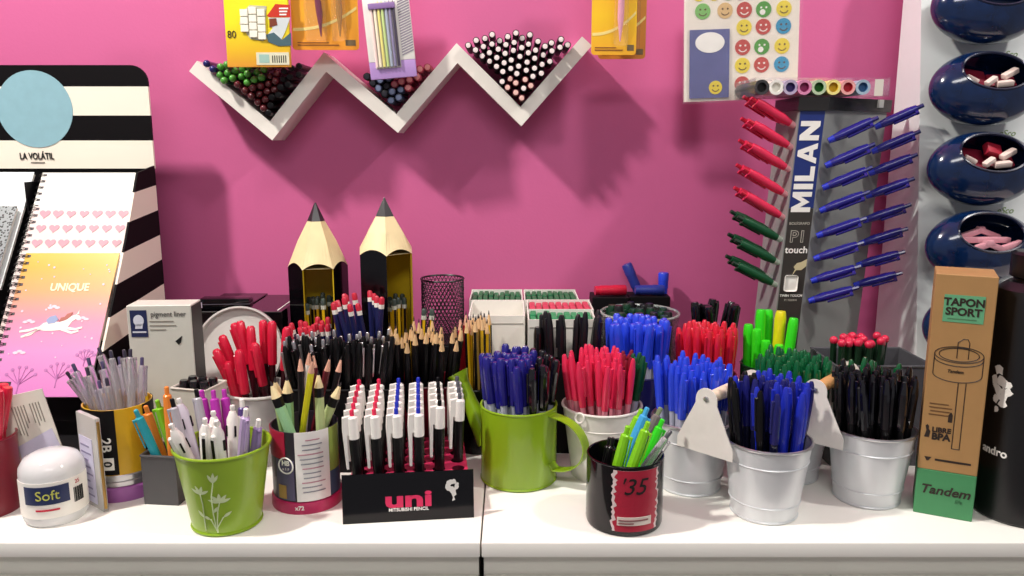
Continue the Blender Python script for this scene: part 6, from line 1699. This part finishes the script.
# ------------------------------------------------------------------ back row of the right counter
bbx, bby = .0790, 1.0465
hidden_tub('black_pen_box', 'narrow black box of black pens between the white bucket and the white cartons', bbx, bby, .0385, .0165, .125, black_card, tb=.036, cat='box')
fill(bbx, bby, .0365, .0885, 18, one(spec_capped(black, M('dull_black_cap', '141116', .35), L=.150, r=.0042, rc=.0050), 'ballpoint_pen', 'black capped pen in the narrow black box before the white cartons', 'pen', 'black pens in the narrow box'), 0, rect=(.0385, .0165), pr=.0046, seed=41, twist=0)
blx, bly = .1690, 1.0490
cup('pen_cup', 'dark blue cup of blue capped pens in front of the glass jar', blx, bly, .036, .041, .11, navy, tb=.026)
fill(blx, bly, .0265, .0835, 27, one(spec_capped(M('clear_barrel', 'b9bccb'), ink_blue2, L=.150, r=.0044, rc=.0056, taper=False), 'ballpoint_pen', 'bright blue capped pen in the cup before the glass jar', 'pen', 'blue pens before the glass jar'), .0405, None, pr=.0050, seed=42, twist=.15)
gjx, gjy = .1915, 1.172
t = thing('glass_jar', 'wide clear glass jar of dark markers by the wall', 'jar', (gjx, gjy, TOP))
b = B(); lathe(b, [(0, 0), (.052, 0), (.057, .004), (.058, .012), (.058, .14), (.056, .150), (.0585, .157), (.0585, .165), (.0560, .166), (.0545, .158), (.0535, .150), (.0552, .14), (.0552, .012), (.05, .006), (0, .006)], 56); obj('body', b, glass, t)
b = B(); ring_tube(b, .0578, .1655, .0020, 56, 8); obj('rim', b, M('glass_rim', 'dfe9e4', .05, trans=.7, noise=0), t)
jm1, jm2 = spec_marker(M('bottle_green_plastic', '123a26', .3), M('bottle_green_plastic', '123a26'), L=.158, r=.0068), spec_marker(M('umber_plastic', '3a2420', .3), M('umber_plastic', '3a2420'), L=.155, r=.0068)
jm3 = spec_marker(M('deep_charcoal', '1c1d20', .3), M('deep_charcoal', '1c1d20'), L=.16, r=.0068)
def pk(x, y, r):
    q = r.random()
    if q < .5: return jm1, 'marker', 'bottle green marker standing in the glass jar', 'marker', 'markers in the glass jar'
    if q < .75: return jm2, 'marker', 'brown marker standing in the glass jar', 'marker', 'markers in the glass jar'
    return jm3, 'marker', 'charcoal marker standing in the glass jar', 'marker', 'markers in the glass jar'
fill(gjx, gjy, .0065, .15, 22, pk, .0515, .050, pr=.0074, seed=43, twist=0)
t = thing('dark_carton', 'dark carton against the wall left of the glass jar, carrying a red glue stick', 'box', (.1555, 1.2585, TOP)); b = B(); box(b, (-.029, -.024, 0), (.029, .024, .176), bevel=.001, seg=1); obj('carton', b, black_card, t, smooth=0)
b = B(); box(b, (-.0293, -.0243, .15), (.0293, .0243, .1515)); obj('lid_seam', b, dark_gap, t, smooth=0)
def glue(name, label, m, loc, rot, L=.05, r=.0085):
    t = thing(name, label, 'glue stick', loc); t.rotation_euler = rot
    b = B(); lathe(b, [(0, 0), (r * .86, 0), (r * .86, .008), (r * .95, .0085), (r * .95, L * .6), (0, L * .6)], 20); obj('barrel', b, m, t)
    b = B(); lathe(b, [(0, L * .6), (r, L * .6), (r, L - .002), (r * .85, L), (0, L)], 20); obj('cap', b, m, t)
glue('glue_stick', 'red glue stick lying on the dark carton left of the glass jar', red_p, (.1315, 1.247, TOP + .1848), (0, pi / 2, .1))
t = thing('dark_carton', 'dark carton against the wall behind the glass jar, carrying blue glue sticks', 'box', (.2185, 1.2630, TOP)); b = B(); box(b, (-.032, -.0225, 0), (.032, .0225, .176), bevel=.001, seg=1); obj('carton', b, black_card, t, smooth=0)
b = B(); box(b, (-.0323, -.0228, .15), (.0323, .0228, .1515)); obj('lid_seam', b, dark_gap, t, smooth=0)
glue('glue_stick', 'blue glue stick lying on the dark carton behind the glass jar', M('medium_blue_plastic', '28388f', .3), (.196, 1.252, TOP + .1848), (0, pi / 2, .0), L=.046)
glue('glue_stick', 'blue glue stick leaning up behind the glass jar', M('medium_blue_plastic', '28388f'), (.2035, 1.270, TOP + .1795), (radians(-3), radians(-24), 0), L=.048, r=.0085)
glue('glue_stick', 'blue glue stick standing on the dark carton at the right behind the glass jar', ink_blue2, (.2435, 1.268, TOP + .1765), (0, radians(0), 0), L=.034, r=.0085)
rpx, rpy = .2615, 1.043
cup('pen_cup', 'dark red cup of red capped pens behind the front bucket caddy', rpx, rpy, .036, .0405, .11, dkred, tb=.02)
fill(rpx, rpy, .0205, .0895, 26, one(spec_capped(M('pink_barrel', 'd98a98'), M('scarlet_plastic', 'd21f36', .2, coat=.5), L=.150, r=.0044, rc=.0056), 'ballpoint_pen', 'glossy red capped pen in the cup behind the front caddy', 'pen', 'red pens behind the front caddy'), .0400, None, pr=.0050, seed=44, twist=.15)
kmx, kmy = .2925, 1.142
cup('pen_cup', 'black cup of black glossy markers by the wall', kmx, kmy, .030, .034, .10, black, tb=.03)
fill(kmx, kmy, .0305, .0695, 10, one(spec_marker(black, M('glossy_black', '0d0c12'), L=.152, r=.0062), 'marker', 'black glossy marker in the black cup by the wall', 'marker', 'black markers by the wall'), .0335, .029, pr=.0064, seed=45, twist=.4)
ypx, ypy = .3495, 1.0520
cup('pen_cup', 'green cup of neon green and yellow highlighters beside the pen tower', ypx, ypy, .0345, .0375, .12, green_p, tb=.035)
ng = spec_marker(neon_green, neon_green, L=.142, r=.0066, clip=False); ny = spec_marker(M('clear_yellow_plastic', 'd9d034', .2, trans=.3, noise=0), neon_yellow, L=.150, r=.0072, clip=False)
items = [(lambda L: spec_marker(neon_green, neon_green, L=L, r=.0066, clip=False), .0070, 'highlighter', 'neon green highlighter in the green cup beside the pen tower', (u, v), dy) for u, v, dy in
    ((738, 333, -.010), (747, 338, -.018), (749, 324, .002), (757, 329, -.006), (761, 310, .016), (769, 310, .020), (766, 341, -.020), (794, 318, .004), (779, 345, -.018))]
items.insert(0, (lambda L: spec_marker(M('clear_yellow_plastic', 'd9d034', .2, trans=.3, noise=0), neon_yellow, L=L, r=.0074, clip=False), .0080, 'highlighter', 'clear yellow highlighter in the green cup beside the pen tower', (781, 311), .010))
pens_at(ypx, ypy, .035, .12, .0345, .0375, items, 'highlighter', 'highlighters beside the pen tower', tries=1500)

# ------------------------------------------------------------------ light: shop ceiling spots, an added front fill, world
def area(name, loc, target, size, power, col, shape='SQUARE', sy=None):
    l = bpy.data.lights.new(name, 'AREA'); l.energy = power; l.color = col; l.size = size; l.shape = shape
    if sy: l.size_y = sy
    o = bpy.data.objects.new(name, l); COL.objects.link(o); o.location = loc
    o.rotation_euler = (Vector(target) - Vector(loc)).to_track_quat('-Z', 'Y').to_euler()
    return o
area('ceiling_spot', (-1.15, .46, 2.72), (-.1, 1.2, 1.1), .12, 42, (1, .95, .89), 'DISK')
area('ceiling_spot', (1.35, .35, 2.72), (.1, 1.2, 1.1), .14, 17, (1, .97, .93), 'DISK')
area('front_fill', (0, -1.0, 2.74), (0, .8, .9), 1.5, 22, (1, .98, .95), 'RECTANGLE', .4)  # broad fill added to brighten counter and front faces, no known shop lamp
w_ = bpy.data.worlds.new('shop_ambient'); SC.world = w_; w_.use_nodes = True
w_.node_tree.nodes['Background'].inputs[0].default_value = (.95, .93, 1, 1); w_.node_tree.nodes['Background'].inputs[1].default_value = .24

# ------------------------------------------------------------------ camera and view
cam = bpy.data.cameras.new('camera'); co = bpy.data.objects.new('camera', cam); COL.objects.link(co)
co.location = (0, 0, TOP + CZ); co.rotation_euler = (pi / 2 - PITCH, 0, 0)
cam.sensor_width = 36; cam.lens = F / 1024 * 36; cam.clip_start = .02; cam.clip_end = 50
SC.camera = co
SC.view_settings.view_transform = 'Standard'; SC.view_settings.look = 'None'
SC.view_settings.exposure = 0; SC.view_settings.gamma = 1
try: SC.view_settings.use_curve_mapping = False
except Exception: pass
